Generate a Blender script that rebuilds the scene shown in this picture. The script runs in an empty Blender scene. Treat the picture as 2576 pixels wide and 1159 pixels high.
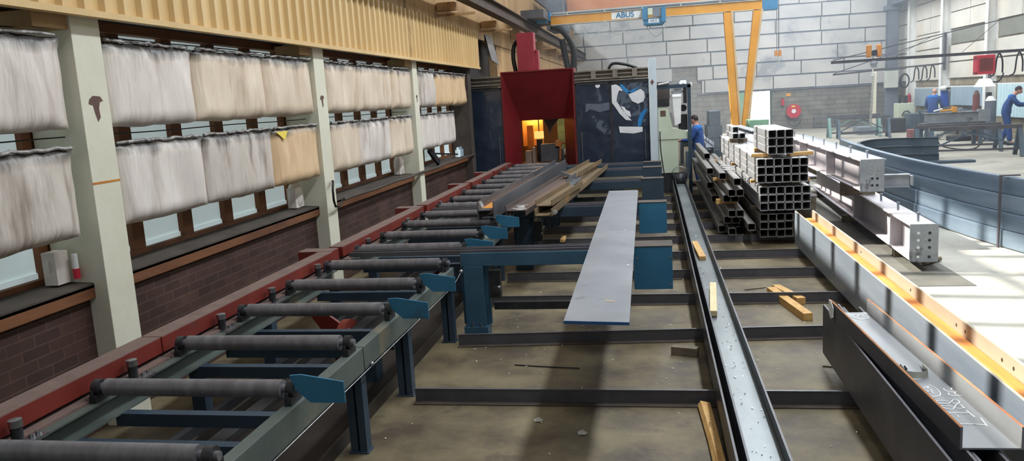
import bpy, bmesh, math, random
from mathutils import Vector, Matrix, noise
random.seed(7)
S = bpy.context.scene
C = S.collection
R = math.radians

# ------------------------------------------------------------------ camera
def cam_axes(yaw, pitch, roll):
    f = Vector((-math.sin(yaw)*math.cos(pitch), math.cos(yaw)*math.cos(pitch), -math.sin(pitch)))
    r = Vector((math.cos(yaw), math.sin(yaw), 0)); u = r.cross(f)
    return f, math.cos(roll)*r+math.sin(roll)*u, -math.sin(roll)*r+math.cos(roll)*u
f_, r_, u_ = cam_axes(R(10.5), R(9.32), R(-3.34))
cd = bpy.data.cameras.new('camera'); cam = bpy.data.objects.new('camera', cd); C.objects.link(cam)
m = Matrix((r_, u_, -f_)).transposed().to_4x4(); m.translation = Vector((0, 0, 2.1)); cam.matrix_world = m
cd.sensor_width = 36; cd.lens = 36*1984/2576; cd.clip_end = 400
S.camera = cam

# ------------------------------------------------------------------ colour management, world, sun, daylight
S.view_settings.view_transform = 'Standard'; S.view_settings.look = 'None'
S.view_settings.exposure = 0.05; S.view_settings.gamma = 1; S.view_settings.use_curve_mapping = False
S.cycles.use_denoising = True
S.cycles.max_bounces = 7; S.cycles.diffuse_bounces = 4; S.cycles.glossy_bounces = 3
S.cycles.sample_clamp_indirect = 6
S.cycles.volume_bounces = 0; S.cycles.volume_step_rate = 4
W = bpy.data.worlds.new('sky'); S.world = W; W.use_nodes = True
nt = W.node_tree; nt.nodes.clear()
wo = nt.nodes.new('ShaderNodeOutputWorld'); bg = nt.nodes.new('ShaderNodeBackground')
bg.inputs[0].default_value = (0.72, 0.86, 1.0, 1); bg.inputs[1].default_value = 2.6
nt.links.new(bg.outputs[0], wo.inputs[0])
SUN = Vector((1.063, -0.13, -1.0)).normalized()           # travelling direction of the sunlight
sd = bpy.data.lights.new('sun', 'SUN'); sd.energy = 11; sd.angle = R(0.9); sd.color = (1, .95, .86)
so = bpy.data.objects.new('sun', sd); C.objects.link(so); so.rotation_euler = SUN.to_track_quat('-Z', 'Y').to_euler(); so.location = (-10, 5, 12)
def area(name, loc, sx, sy, power, col, rot=(0, 0, 0), spread=180):
    l = bpy.data.lights.new(name, 'AREA'); l.shape = 'RECTANGLE'; l.size = sx; l.size_y = sy; l.energy = power; l.color = col
    l.spread = R(spread)
    o = bpy.data.objects.new(name, l); C.objects.link(o); o.location = loc; o.rotation_euler = rot
    return o
# daylight entering by the rooflight strips along the hall
area('rooflight_daylight', (2.1, 12, 8.25), .6, 20, 1500, (.86, .93, 1))
area('rooflight_daylight', (5.8, 30, 8.25), 5.5, 14, 1900, (.9, .96, 1))
area('rooflight_daylight', (8.8, 18, 8.25), 1.6, 26, 720, (.88, .95, 1))
# added warm fill over the saw line side, no lamp there
area('left_bay_fill', (.2, 9.5, 8.2), 1.6, 16, 120, (1, .9, .78))
area('front_fill', (2.5, -8.7, 6.4), 9, 2.6, 130, (.84, .9, 1), (R(68), 0, 0))  # added fill from behind the camera, no gable window there

# ------------------------------------------------------------------ helpers
def lin(c):
    return tuple(((v/255)/12.92 if v/255 <= .04045 else ((v/255+.055)/1.055)**2.4) for v in c)+(1,)
def mat(name, c1, c2=None, scale=3, rough=.6, metal=0, bump=0, bscale=None, c3=None, s3=1, t3=.6, stretch=(1, 1, 1), spec=.4, rvar=0, coat=0):
    """c1/c2 mixed by noise, c3 = patches (rust, dirt) with a shape of their own"""
    M = bpy.data.materials.new(name); M.use_nodes = True; n = M.node_tree.nodes; L = M.node_tree.links
    b = n['Principled BSDF']; b.inputs['Roughness'].default_value = rough; b.inputs['Metallic'].default_value = metal
    b.inputs['Specular IOR Level'].default_value = spec; b.inputs['Coat Weight'].default_value = coat
    tc = n.new('ShaderNodeTexCoord'); mp = n.new('ShaderNodeMapping'); mp.inputs['Scale'].default_value = stretch
    L.new(tc.outputs['Object'], mp.inputs[0])
    if c2 is None:
        b.inputs['Base Color'].default_value = lin(c1)
    else:
        nz = n.new('ShaderNodeTexNoise'); nz.inputs['Scale'].default_value = scale; nz.inputs['Detail'].default_value = 7; nz.inputs['Roughness'].default_value = .62
        L.new(mp.outputs[0], nz.inputs[0])
        cr = n.new('ShaderNodeValToRGB'); cr.color_ramp.elements[0].position = .36; cr.color_ramp.elements[1].position = .66
        cr.color_ramp.elements[0].color = lin(c1); cr.color_ramp.elements[1].color = lin(c2)
        L.new(nz.outputs[0], cr.inputs[0]); out = cr.outputs[0]
        if c3:
            n3 = n.new('ShaderNodeTexNoise'); n3.inputs['Scale'].default_value = s3; n3.inputs['Detail'].default_value = 9; n3.inputs['Roughness'].default_value = .7
            L.new(mp.outputs[0], n3.inputs[0])
            r3 = n.new('ShaderNodeValToRGB'); r3.color_ramp.elements[0].position = t3-.03; r3.color_ramp.elements[1].position = t3+.05
            L.new(n3.outputs[0], r3.inputs[0])
            mx = n.new('ShaderNodeMix'); mx.data_type = 'RGBA'; L.new(r3.outputs[0], mx.inputs['Factor'])
            L.new(out, mx.inputs['A']); mx.inputs['B'].default_value = lin(c3); out = mx.outputs['Result']
        L.new(out, b.inputs['Base Color'])
        if rvar:
            mr = n.new('ShaderNodeMapRange'); mr.inputs['To Min'].default_value = rough-rvar; mr.inputs['To Max'].default_value = rough+rvar
            L.new(nz.outputs[0], mr.inputs[0]); L.new(mr.outputs[0], b.inputs['Roughness'])
    if bump:
        bn = n.new('ShaderNodeTexNoise'); bn.inputs['Scale'].default_value = bscale or scale*4; bn.inputs['Detail'].default_value = 6
        L.new(mp.outputs[0], bn.inputs[0]); bp = n.new('ShaderNodeBump'); bp.inputs['Strength'].default_value = bump; bp.inputs['Distance'].default_value = .02
        L.new(bn.outputs[0], bp.inputs['Height']); L.new(bp.outputs[0], b.inputs['Normal'])
    return M
def emis(name, col, st):
    M = bpy.data.materials.new(name); M.use_nodes = True; n = M.node_tree.nodes
    b = n['Principled BSDF']; b.inputs['Base Color'].default_value = lin(col); b.inputs['Emission Color'].default_value = lin(col); b.inputs['Emission Strength'].default_value = st
    return M

class MB:
    def __init__(s): s.v = []; s.f = []; s.mi = []; s.cur = 0; s.smooth = []
    def add(s, vs, fs, smooth=False):
        o = len(s.v); s.v += [Vector(v) for v in vs]
        for f in fs: s.f.append([i+o for i in f]); s.mi.append(s.cur); s.smooth.append(smooth)
        return s
    def box(s, x0, x1, y0, y1, z0, z1):
        vs = [(x, y, z) for z in (z0, z1) for y in (y0, y1) for x in (x0, x1)]
        return s.add(vs, [(0, 2, 3, 1), (4, 5, 7, 6), (0, 1, 5, 4), (2, 6, 7, 3), (0, 4, 6, 2), (1, 3, 7, 5)])
    def obox(s, c, u, v, w):
        c, u, v, w = map(Vector, (c, u, v, w))
        vs = [c+a*u+b*v+d*w for d in (-.5, .5) for b in (-.5, .5) for a in (-.5, .5)]
        return s.add(vs, [(0, 2, 3, 1), (4, 5, 7, 6), (0, 1, 5, 4), (2, 6, 7, 3), (0, 4, 6, 2), (1, 3, 7, 5)])
    def bar(s, p0, p1, w, h, up=(0, 0, 1)):
        p0, p1 = Vector(p0), Vector(p1); d = p1-p0; r = d.cross(Vector(up))
        if r.length < 1e-6: r = Vector((1, 0, 0))
        r.normalize(); u = r.cross(d).normalized()
        return s.obox((p0+p1)/2, r*w, d, u*h)
    def extr(s, prof, p0, p1, up=(0, 0, 1)):
        """polygon prof [(u,v)] swept from p0 to p1; u to the right of travel, v up"""
        p0, p1 = Vector(p0), Vector(p1); d = (p1-p0); r = d.cross(Vector(up)).normalized(); u = r.cross(d).normalized()
        n = len(prof); vs = [p0+r*a+u*b for a, b in prof]+[p1+r*a+u*b for a, b in prof]
        fs = [(i, (i+1) % n, n+(i+1) % n, n+i) for i in range(n)]+[tuple(range(n))[::-1], tuple(range(n, 2*n))]
        return s.add(vs, fs)
    def hollow(s, p0, p1, w, h, t):
        p0, p1 = Vector(p0), Vector(p1); d = (p1-p0); r = d.cross(Vector((0, 0, 1))).normalized(); u = r.cross(d).normalized()
        def ring(w, h):
            c = min(w, h)*.09; a, b = w/2, h/2
            return [(-a+c, -b), (a-c, -b), (a, -b+c), (a, b-c), (a-c, b), (-a+c, b), (-a, b-c), (-a, -b+c)]
        vs = []
        for p in (p0, p1):
            for k in (0, 1):
                vs += [p+r*a+u*b for a, b in ring(w-2*t*k, h-2*t*k)]
        fs = []
        for i in range(8):
            j = (i+1) % 8
            fs += [(i, j, 16+j, 16+i), (8+j, 8+i, 24+i, 24+j), (j, i, 8+i, 8+j), (16+i, 16+j, 24+j, 24+i)]
        return s.add(vs, fs)
    def cyl(s, p0, p1, r0, r1=None, n=20, caps=True):
        r1 = r0 if r1 is None else r1; p0, p1 = Vector(p0), Vector(p1); d = (p1-p0).normalized()
        a = d.orthogonal().normalized(); b = d.cross(a)
        vs = [p+(a*math.cos(2*math.pi*i/n)+b*math.sin(2*math.pi*i/n))*q for p, q in ((p0, r0), (p1, r1)) for i in range(n)]
        s.add(vs, [(i, (i+1) % n, n+(i+1) % n, n+i) for i in range(n)], True)
        if caps: s.add(vs, [tuple(range(n))[::-1], tuple(range(n, 2*n))])
        return s
    def tube(s, pts, r, n=8, closed=False):
        pts = [Vector(p) for p in pts]; vs = []; N = len(pts); a = None
        for i, p in enumerate(pts):
            d = (pts[min(i+1, N-1)]-pts[max(i-1, 0)])
            d = d.normalized() if d.length else Vector((0, 0, 1))
            a = d.orthogonal().normalized() if a is None else (a-d*a.dot(d)).normalized()
            b = d.cross(a)
            vs += [p+(a*math.cos(2*math.pi*k/n)+b*math.sin(2*math.pi*k/n))*r for k in range(n)]
        fs = [(i*n+k, i*n+(k+1) % n, (i+1)*n+(k+1) % n, (i+1)*n+k) for i in range(N-1) for k in range(n)]
        s.add(vs, fs, True); s.add(vs[:n], [tuple(range(n))[::-1]]); s.add(vs[-n:], [tuple(range(n))])
        return s
    def sphere(s, c, r, n=12, sc=(1, 1, 1)):
        c = Vector(c); vs = []; fs = []
        for i in range(n+1):
            t = math.pi*i/n
            for k in range(2*n):
                p = math.pi*k/n; vs.append(c+Vector((r*sc[0]*math.sin(t)*math.cos(p), r*sc[1]*math.sin(t)*math.sin(p), r*sc[2]*math.cos(t))))
        for i in range(n):
            for k in range(2*n):
                a, b = i*2*n+k, i*2*n+(k+1) % (2*n); fs.append((a, a+2*n, b+2*n, b))
        return s.add(vs, fs, True)
    def poly(s, pts, d):
        """flat outline pts given a real thickness vector d"""
        d = Vector(d); n = len(pts); vs = [Vector(p) for p in pts]+[Vector(p)+d for p in pts]
        return s.add(vs, [(i, (i+1) % n, n+(i+1) % n, n+i) for i in range(n)]+[tuple(range(n))[::-1], tuple(range(n, 2*n))])
    def build(s, name, mats, parent=None, bevel=0, kind=None):
        if not isinstance(mats, (list, tuple)): mats = [mats]
        me = bpy.data.meshes.new(name); off = parent_loc(parent)
        me.from_pydata([v-off for v in s.v], [], s.f)
        for mm in mats: me.materials.append(mm)
        for p, i, sm in zip(me.polygons, s.mi, s.smooth): p.material_index = i; p.use_smooth = sm
        bm = bmesh.new(); bm.from_mesh(me); bmesh.ops.recalc_face_normals(bm, faces=bm.faces); bm.to_mesh(me); bm.free()
        o = bpy.data.objects.new(name, me); C.objects.link(o); o.parent = parent
        if bevel:
            b = o.modifiers.new('bevel', 'BEVEL'); b.width = bevel; b.segments = 2; b.limit_method = 'ANGLE'; b.harden_normals = False
        if kind: o['kind'] = kind
        return o
def parent_loc(o):
    l = Vector((0, 0, 0))
    while o is not None: l += o.location; o = o.parent
    return l
def tag(o, label, cat, group=None, kind=None):
    o['label'] = label; o['category'] = cat
    if group: o['group'] = group
    if kind: o['kind'] = kind
    return o
def empty(name, loc, label=None, cat=None, group=None, kind=None):
    o = bpy.data.objects.new(name, None); C.objects.link(o); o.location = loc; o.empty_display_size = .1
    if label: tag(o, label, cat, group)
    if kind: o['kind'] = kind
    return o
def copy_tree(o, parent=None):
    c = o.copy(); C.objects.link(c); c.parent = parent
    for ch in list(o.children): copy_tree(ch, c)
    return c
def catmull(pts, n):
    pts = [Vector(p) for p in pts]; q = []
    for j in range(len(pts)-1):
        p0, p1, p2, p3 = pts[max(j-1, 0)], pts[j], pts[j+1], pts[min(j+2, len(pts)-1)]
        for i in range(n):
            t = i/n; q.append(.5*((2*p1)+(-p0+p2)*t+(2*p0-5*p1+4*p2-p3)*t*t+(-p0+3*p1-3*p2+p3)*t**3))
    return q+[pts[-1]]
def Hprof(w, h, tf, tw, web=0):
    """H lying with vertical flanges: w across, h flange height, web horizontal"""
    a, b, t = w/2, h/2, tw/2
    return [(-a, -b), (-a+tf, -b), (-a+tf, web-t), (a-tf, web-t), (a-tf, -b), (a, -b), (a, b), (a-tf, b), (a-tf, web+t), (-a+tf, web+t), (-a+tf, b), (-a, b)]
def Iprof(w, h, tf, tw):
    a, b, t = w/2, h/2, tw/2
    return [(-a, -b), (a, -b), (a, -b+tf), (t, -b+tf), (t, b-tf), (a, b-tf), (a, b), (-a, b), (-a, b-tf), (-t, b-tf), (-t, -b+tf), (-a, -b+tf)]
def Uprof(w, h, tf, tw):
    a = w/2
    return [(-a, 0), (a, 0), (a, h), (a-tf, h), (a-tf, tw), (-a+tf, tw), (-a+tf, h), (-a, h)]

# ------------------------------------------------------------------ materials
M_conc = mat('oily_concrete', (72, 60, 45), (124, 112, 84), 2.0, .62, 0, .25, 18, c3=(74, 64, 52), s3=1.3, t3=.6, rvar=.12)
M_conc_r = mat('pale_concrete', (150, 146, 136), (176, 172, 160), 1.1, .6, 0, .15, 20, c3=(120, 116, 108), s3=.7, t3=.63)
M_brick = None
M_steel = mat('mill_scale_steel', (78, 78, 82), (106, 106, 110), 2.2, .45, .3, .1, 30, stretch=(1, .25, 1), rvar=.1)
M_steel_dark = mat('dark_steel', (74, 72, 76), (96, 94, 98), 2.5, .5, .1, .1, 30, rvar=.1)
M_steel_blue = mat('blue_grey_steel', (108, 118, 130), (146, 154, 162), 1.4, .42, .2, .06, 30, stretch=(1, .15, 1), c3=(120, 92, 74), s3=1.1, t3=.68)
M_rust = mat('rust_streaked_steel', (186, 112, 42), (214, 150, 66), 4, .8, 0, .2, 40, stretch=(2, .35, 2), c3=(120, 112, 100), s3=2.2, t3=.61)
M_rust_edge = mat('rusted_edge', (128, 78, 48), (170, 122, 82), 9, .75, .1, .2, 60, stretch=(1, .3, 1))
M_edge_o = mat('orange_rust_edge', (150, 92, 46), (176, 116, 62), 9, .75, .0, .2, 60)
M_tube = mat('galvanised_tube', (140, 141, 144), (170, 171, 172), 3, .42, .3, .05, 40, stretch=(1, .2, 1), c3=(128, 122, 116), s3=1.5, t3=.66)
M_tube_d = mat('bare_steel_tube', (104, 101, 98), (132, 128, 122), 3, .45, .25, .05, 40, stretch=(1, .2, 1), c3=(96, 78, 64), s3=1.5, t3=.66)
M_prime = mat('pale_primed_steel', (178, 172, 176), (196, 190, 192), 1.6, .5, .1, .04, 30, c3=(150, 140, 140), s3=1.1, t3=.66)
M_plategrey = mat('grey_end_plate', (142, 148, 154), (166, 171, 176), 5, .45, .35, .05, 40, c3=(104, 106, 108), s3=3.2, t3=.6)
M_blue = mat('petrol_blue_paint', (52, 84, 106), (62, 98, 120), 2.5, .45, 0, .06, 40, c3=(60, 72, 80), s3=1.6, t3=.68)
M_bracket = mat('bracket_blue_paint', (46, 104, 136), (54, 116, 148), 2.5, .45, 0, .06, 40, c3=(66, 84, 92), s3=2, t3=.6)
M_blue_d = mat('dark_blue_paint', (44, 60, 74), (56, 72, 86), 2, .5, 0, .06, 40, c3=(70, 70, 66), s3=1.4, t3=.64)
M_green = mat('grey_green_paint', (78, 88, 84), (96, 104, 98), 2, .5, 0, .06, 40, c3=(112, 108, 92), s3=1.3, t3=.6)
M_red = mat('worn_red_paint', (104, 34, 26), (122, 44, 34), 3, .5, 0, .08, 40, c3=(96, 58, 50), s3=1.8, t3=.63)
M_red_dust = mat('dusty_red_top', (108, 88, 82), (124, 102, 94), 6, .8, 0, .1, 60)
M_duct = mat('crimson_duct_paint', (142, 46, 58), (156, 54, 66), 3, .45)
M_redhood = mat('crimson_hood_paint', (104, 27, 32), (120, 33, 38), 1.2, .38, 0, .05, 20)
M_redbox = mat('crimson_box_paint', (186, 36, 56), (200, 48, 66), 3, .4)
M_roller = mat('worn_roller_steel', (108, 106, 110), (134, 132, 135), 7, .4, .35, .04, 50, stretch=(3, 1, 1), rvar=.08)
M_bearing = mat('black_bearing_iron', (44, 45, 48), (62, 63, 66), 8, .4, .3, .1, 60)
M_bolt = mat('bright_steel_bolt', (150, 152, 155), (180, 182, 184), 8, .28, .9)
M_cream = mat('cream_column_paint', (212, 208, 187), (226, 223, 204), 1.6, .55, 0, .06, 30, c3=(128, 124, 98), s3=1.4, t3=.68)
M_patch = mat('bare_brown_primer', (92, 68, 60), (112, 84, 74), 9, .7)
M_brown = mat('brown_timber', (96, 58, 36), (128, 82, 50), 3, .7, 0, .15, 30, stretch=(1, .3, 1), c3=(66, 44, 34), s3=2, t3=.62)
M_ledge = mat('sooty_ledge', (62, 54, 48), (84, 74, 66), 3, .8, 0, .2, 40)
M_pane = emis('frosted_pane_with_daylight', (196, 212, 214), .42)
M_corr = mat('ochre_cladding', (206, 172, 116), (220, 188, 134), 1.6, .42, 0, .04, 20, stretch=(1, 1, .3), c3=(160, 128, 84), s3=.8, t3=.66)
M_board = mat('tan_board', (164, 130, 88), (190, 156, 112), 1.5, .7, 0, .1, 20, stretch=(1, 1, .4), c3=(120, 92, 64), s3=.9, t3=.6)
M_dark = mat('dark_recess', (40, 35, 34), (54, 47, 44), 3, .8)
M_panel_b = mat('white_cladding_panel', (174, 174, 175), (198, 196, 192), .7, .6, 0, .08, 8, c3=(148, 151, 157), s3=.45, t3=.58)
M_panel_r = mat('cream_cladding_panel', (200, 196, 186), (220, 216, 206), .8, .6, 0, .08, 8, c3=(210, 200, 184), s3=.5, t3=.6)
M_gap = mat('blue_grey_batten', (92, 98, 110), (112, 118, 130), 2, .7)
M_yellow = mat('crane_yellow', (214, 146, 44), (226, 160, 56), 2, .42, 0, .04, 20)
M_salmon = mat('salmon_crane_paint', (222, 140, 92), (234, 158, 108), 1, .45)
M_agus = mat('crane_blue', (36, 108, 150), (46, 122, 164), 3, .4)
M_wood = mat('pine_block', (190, 146, 84), (216, 174, 112), 6, .7, 0, .2, 60, stretch=(3, 1, 3), c3=(150, 108, 60), s3=6, t3=.6)
M_wood_p = mat('pale_pine_block', (214, 192, 146), (230, 210, 168), 6, .7, 0, .2, 60, stretch=(3, 1, 3))
M_wood_g = mat('grey_weathered_wood', (104, 94, 80), (128, 116, 98), 6, .8, 0, .2, 60, stretch=(1, 3, 3))
M_chalk = mat('white_chalk', (236, 238, 238), (244, 245, 245), 30, .9)
M_white = mat('white_enamel', (226, 228, 226), (236, 238, 236), 3, .4)
M_black = mat('black_rubber', (24, 25, 27), (34, 35, 37), 6, .5)
M_cabinet = mat('pale_green_enamel', (186, 196, 174), (198, 206, 186), 2, .45)
M_door = None
M_denim = mat('blue_workwear', (38, 66, 122), (50, 80, 138), 5, .85, 0, .2, 30)
M_denim_d = mat('royal_blue_yoke', (24, 92, 166), (32, 104, 178), 5, .85)
M_skin = mat('skin', (196, 140, 120), (206, 152, 132), 8, .5)
M_hair = mat('dark_hair', (46, 34, 34), (60, 46, 44), 20, .7)
M_screen = mat('grey_blue_sheet', (142, 164, 180), (158, 178, 192), 1, .45)
M_ltgrey = mat('light_grey_paint', (176, 180, 172), (190, 194, 186), 2, .5)
M_trestle = mat('slate_steel', (70, 84, 96), (92, 106, 118), 2, .5, .2)
M_greenblk = mat('pale_green_strip', (120, 160, 132), (136, 174, 148), 2, .5)

def brick_mat(name, c1, c2, mortar, bw, bh, ms, plane='y', rough=.8, bias=0):
    M = bpy.data.materials.new(name); M.use_nodes = True; n = M.node_tree.nodes; L = M.node_tree.links
    b = n['Principled BSDF']; b.inputs['Roughness'].default_value = rough; b.inputs['Specular IOR Level'].default_value = .25
    tc = n.new('ShaderNodeTexCoord'); sp = n.new('ShaderNodeSeparateXYZ'); cb = n.new('ShaderNodeCombineXYZ')
    L.new(tc.outputs['Object'], sp.inputs[0]); L.new(sp.outputs['Y' if plane == 'y' else 'X'], cb.inputs[0]); L.new(sp.outputs['Z'], cb.inputs[1])
    br = n.new('ShaderNodeTexBrick'); L.new(cb.outputs[0], br.inputs[0])
    br.inputs['Color1'].default_value = lin(c1); br.inputs['Color2'].default_value = lin(c2); br.inputs['Mortar'].default_value = lin(mortar)
    br.inputs['Scale'].default_value = 1; br.inputs['Brick Width'].default_value = bw; br.inputs['Row Height'].default_value = bh; br.inputs['Mortar Size'].default_value = ms; br.inputs['Bias'].default_value = bias
    nz = n.new('ShaderNodeTexNoise'); nz.inputs['Scale'].default_value = 2.5; nz.inputs['Detail'].default_value = 8; L.new(tc.outputs['Object'], nz.inputs[0])
    mr = n.new('ShaderNodeMapRange'); mr.inputs['From Min'].default_value = .3; mr.inputs['From Max'].default_value = .7; mr.inputs['To Min'].default_value = .72; mr.inputs['To Max'].default_value = 1.2
    L.new(nz.outputs[0], mr.inputs[0])
    mx = n.new('ShaderNodeVectorMath'); mx.operation = 'SCALE'; L.new(br.outputs[0], mx.inputs[0]); L.new(mr.outputs[0], mx.inputs['Scale']); L.new(mx.outputs[0], b.inputs['Base Color'])
    bp = n.new('ShaderNodeBump'); bp.inputs['Strength'].default_value = .5; bp.inputs['Distance'].default_value = .008; bp.invert = True
    L.new(br.outputs['Fac'], bp.inputs['Height']); L.new(bp.outputs[0], b.inputs['Normal'])
    return M
M_brick = brick_mat('brown_brick', (64, 47, 41), (79, 57, 49), (88, 67, 59), .225, .075, .006)
M_block_b = brick_mat('grey_block_back', (122, 118, 110), (134, 130, 121), (84, 84, 82), .6, .215, .01, 'x')
M_block_r = brick_mat('tan_block_right', (146, 134, 112), (158, 146, 124), (104, 98, 88), .45, .215, .01)

def plastic_mat(name, c1, c2, dirt, dark=(62, 58, 54), ztop=0.575, amount=.75):
    """cloudy plastic film: vertical creases, dirt patches and a sooty roll along the top edge (panel local z)"""
    M = bpy.data.materials.new(name); M.use_nodes = True; n = M.node_tree.nodes; L = M.node_tree.links
    b = n['Principled BSDF']; b.inputs['Roughness'].default_value = .38; b.inputs['Specular IOR Level'].default_value = .45
    tc = n.new('ShaderNodeTexCoord'); geo = n.new('ShaderNodeNewGeometry')
    mp = n.new('ShaderNodeMapping'); mp.inputs['Scale'].default_value = (1, 2.2, .7); L.new(geo.outputs['Position'], mp.inputs[0])
    nz = n.new('ShaderNodeTexNoise'); nz.inputs['Scale'].default_value = 1.6; nz.inputs['Detail'].default_value = 8; nz.inputs['Roughness'].default_value = .6; L.new(mp.outputs[0], nz.inputs[0])
    cr = n.new('ShaderNodeValToRGB'); cr.color_ramp.elements[0].position = .35; cr.color_ramp.elements[1].position = .6
    cr.color_ramp.elements[0].color = lin(c2); cr.color_ramp.elements[1].color = lin(c1); L.new(nz.outputs[0], cr.inputs[0])
    mp2 = n.new('ShaderNodeMapping'); mp2.inputs['Scale'].default_value = (1, 5, 1.2); mp2.inputs['Rotation'].default_value = (R(18), 0, 0); L.new(geo.outputs['Position'], mp2.inputs[0])
    n2 = n.new('ShaderNodeTexNoise'); n2.inputs['Scale'].default_value = 1.5; n2.inputs['Detail'].default_value = 6; L.new(mp2.outputs[0], n2.inputs[0])
    r2 = n.new('ShaderNodeValToRGB'); r2.color_ramp.elements[0].position = .53; r2.color_ramp.elements[1].position = .8; r2.color_ramp.elements[1].color = (amount, amount, amount, 1)
    L.new(n2.outputs[0], r2.inputs[0])
    mx = n.new('ShaderNodeMix'); mx.data_type = 'RGBA'; L.new(r2.outputs[0], mx.inputs['Factor']); L.new(cr.outputs[0], mx.inputs['A']); mx.inputs['B'].default_value = lin(dirt)
    sp = n.new('ShaderNodeSeparateXYZ'); L.new(tc.outputs['Object'], sp.inputs[0])
    ad = n.new('ShaderNodeMath'); ad.operation = 'MULTIPLY_ADD'; L.new(n2.outputs[0], ad.inputs[0]); ad.inputs[1].default_value = .16; L.new(sp.outputs['Z'], ad.inputs[2])
    r3 = n.new('ShaderNodeMapRange'); r3.inputs['From Min'].default_value = ztop-.02; r3.inputs['From Max'].default_value = ztop+.06; L.new(ad.outputs[0], r3.inputs[0])
    m3 = n.new('ShaderNodeMix'); m3.data_type = 'RGBA'; L.new(r3.outputs[0], m3.inputs['Factor']); L.new(mx.outputs['Result'], m3.inputs['A']); m3.inputs['B'].default_value = lin(dark)
    L.new(m3.outputs['Result'], b.inputs['Base Color'])
    mp4 = n.new('ShaderNodeMapping'); mp4.inputs['Scale'].default_value = (1, 7, 1.0); mp4.inputs['Rotation'].default_value = (R(12), 0, 0); L.new(geo.outputs['Position'], mp4.inputs[0])
    n4 = n.new('ShaderNodeTexNoise'); n4.inputs['Scale'].default_value = 1.3; n4.inputs['Detail'].default_value = 5; L.new(mp4.outputs[0], n4.inputs[0])
    bp = n.new('ShaderNodeBump'); bp.inputs['Strength'].default_value = .75; bp.inputs['Distance'].default_value = .045; L.new(n4.outputs[0], bp.inputs['Height']); L.new(bp.outputs[0], b.inputs['Normal'])
    return M
P_white = plastic_mat('cloudy_white_film', (234, 224, 215), (218, 207, 198), (172, 154, 140))
P_cream = plastic_mat('yellowed_film', (234, 216, 194), (218, 198, 174), (180, 154, 126))
P_tan = plastic_mat('tan_stained_film', (234, 202, 162), (218, 184, 144), (188, 152, 112))
P_dirty = plastic_mat('dirt_streaked_film', (218, 208, 198), (202, 190, 178), (124, 106, 92), amount=1)

# ================================================================== THE HALL
YB = 39.5; XR = 11.2; ZR = 8.4; ZG = 5.3
def struct(o, label=None, cat=None):
    o['kind'] = 'structure'
    if label: o['label'] = label; o['category'] = cat or 'wall'
    return o
b = MB(); b.box(-4.6, 2.3, -9, 45, -.2, 0); struct(b.build('floor', M_conc), 'oily brown concrete floor of the workshop', 'floor')
b = MB(); b.box(2.3, 14, -9, 45, -.2, 0); struct(b.build('floor', M_conc_r), 'pale concrete floor of the open bay', 'floor')
b = MB(); b.box(-4.6, 2.0, -9, 45, ZR, ZR+.15); b.box(2.0, 3.3, -9, 2.5, ZR, ZR+.15); b.box(2.0, 12, -9, 45, ZR+.001, ZR+.15)
struct(b.build('ceiling', mat('roof_lining', (120, 122, 124), (140, 142, 144), 2, .8)), 'grey roof lining', 'ceiling')

# left wall : brick dado, sill, glazed bays, cladding above
b = MB(); b.box(-4.2, -3.85, -9, 16.7, 0, .93); struct(b.build('wall_left', M_brick), 'low brown brick wall under the left windows', 'wall')
b = MB(); b.box(-3.86, -3.8, -9, 16.72, .93, 1.03); struct(b.build('trim_1', M_brown, bevel=.006), 'brown timber sill board along the brick wall', 'trim')
b = MB(); b.extr([(-.33, -.02), (0, -.02), (0, .012), (-.33, .03)], (-3.8, -9, 1.025), (-3.8, 16.7, 1.025)); struct(b.build('trim_2', M_ledge), 'sooty sloping window ledge', 'trim')
COLS = [(.95, 1.23), (4.69, 4.97), (8.455, 8.74), (12.18, 12.43), (15.97, 16.25)]
bays = [(-3, .95), (1.23, 4.69), (4.97, 8.455), (8.74, 12.18), (12.43, 15.97)]
for k, (y0, y1) in enumerate(bays):
    w = empty('window_%d' % (k+1), (-4.15, (y0+y1)/2, 1.08)); struct(w, 'bay %d of brown framed frosted windows' % (k+1), 'window')
    b = MB(); b.box(-4.2, -4.10, y0-.1, y1+.1, 1.0, 1.09); b.box(-4.2, -4.06, y0-.1, y1+.1, 2.79, 3.1)
    n = int((y1-y0)/.63); ys = [y0+(y1-y0)*i/n for i in range(n+1)]
    for y in ys: b.box(-4.22, -4.12, y-.075, y+.075, 1.06, 2.95)
    b.build('window_frame', M_brown, w)
    for a, c in zip(ys, ys[1:]):
        p = MB(); p.box(-4.19, -4.17, a+.07, c-.07, 1.09, 2.8); p.box(-4.17, -4.155, a+.08, c-.08, 1.09, 1.13); p.build('pane', M_pane, w)
b = MB(); b.box(-4.6, -4.25, -9, 17, .9, 3.5); struct(b.build('wall_left_backing', M_dark), 'dark wall behind the window bays', 'wall')
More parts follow.
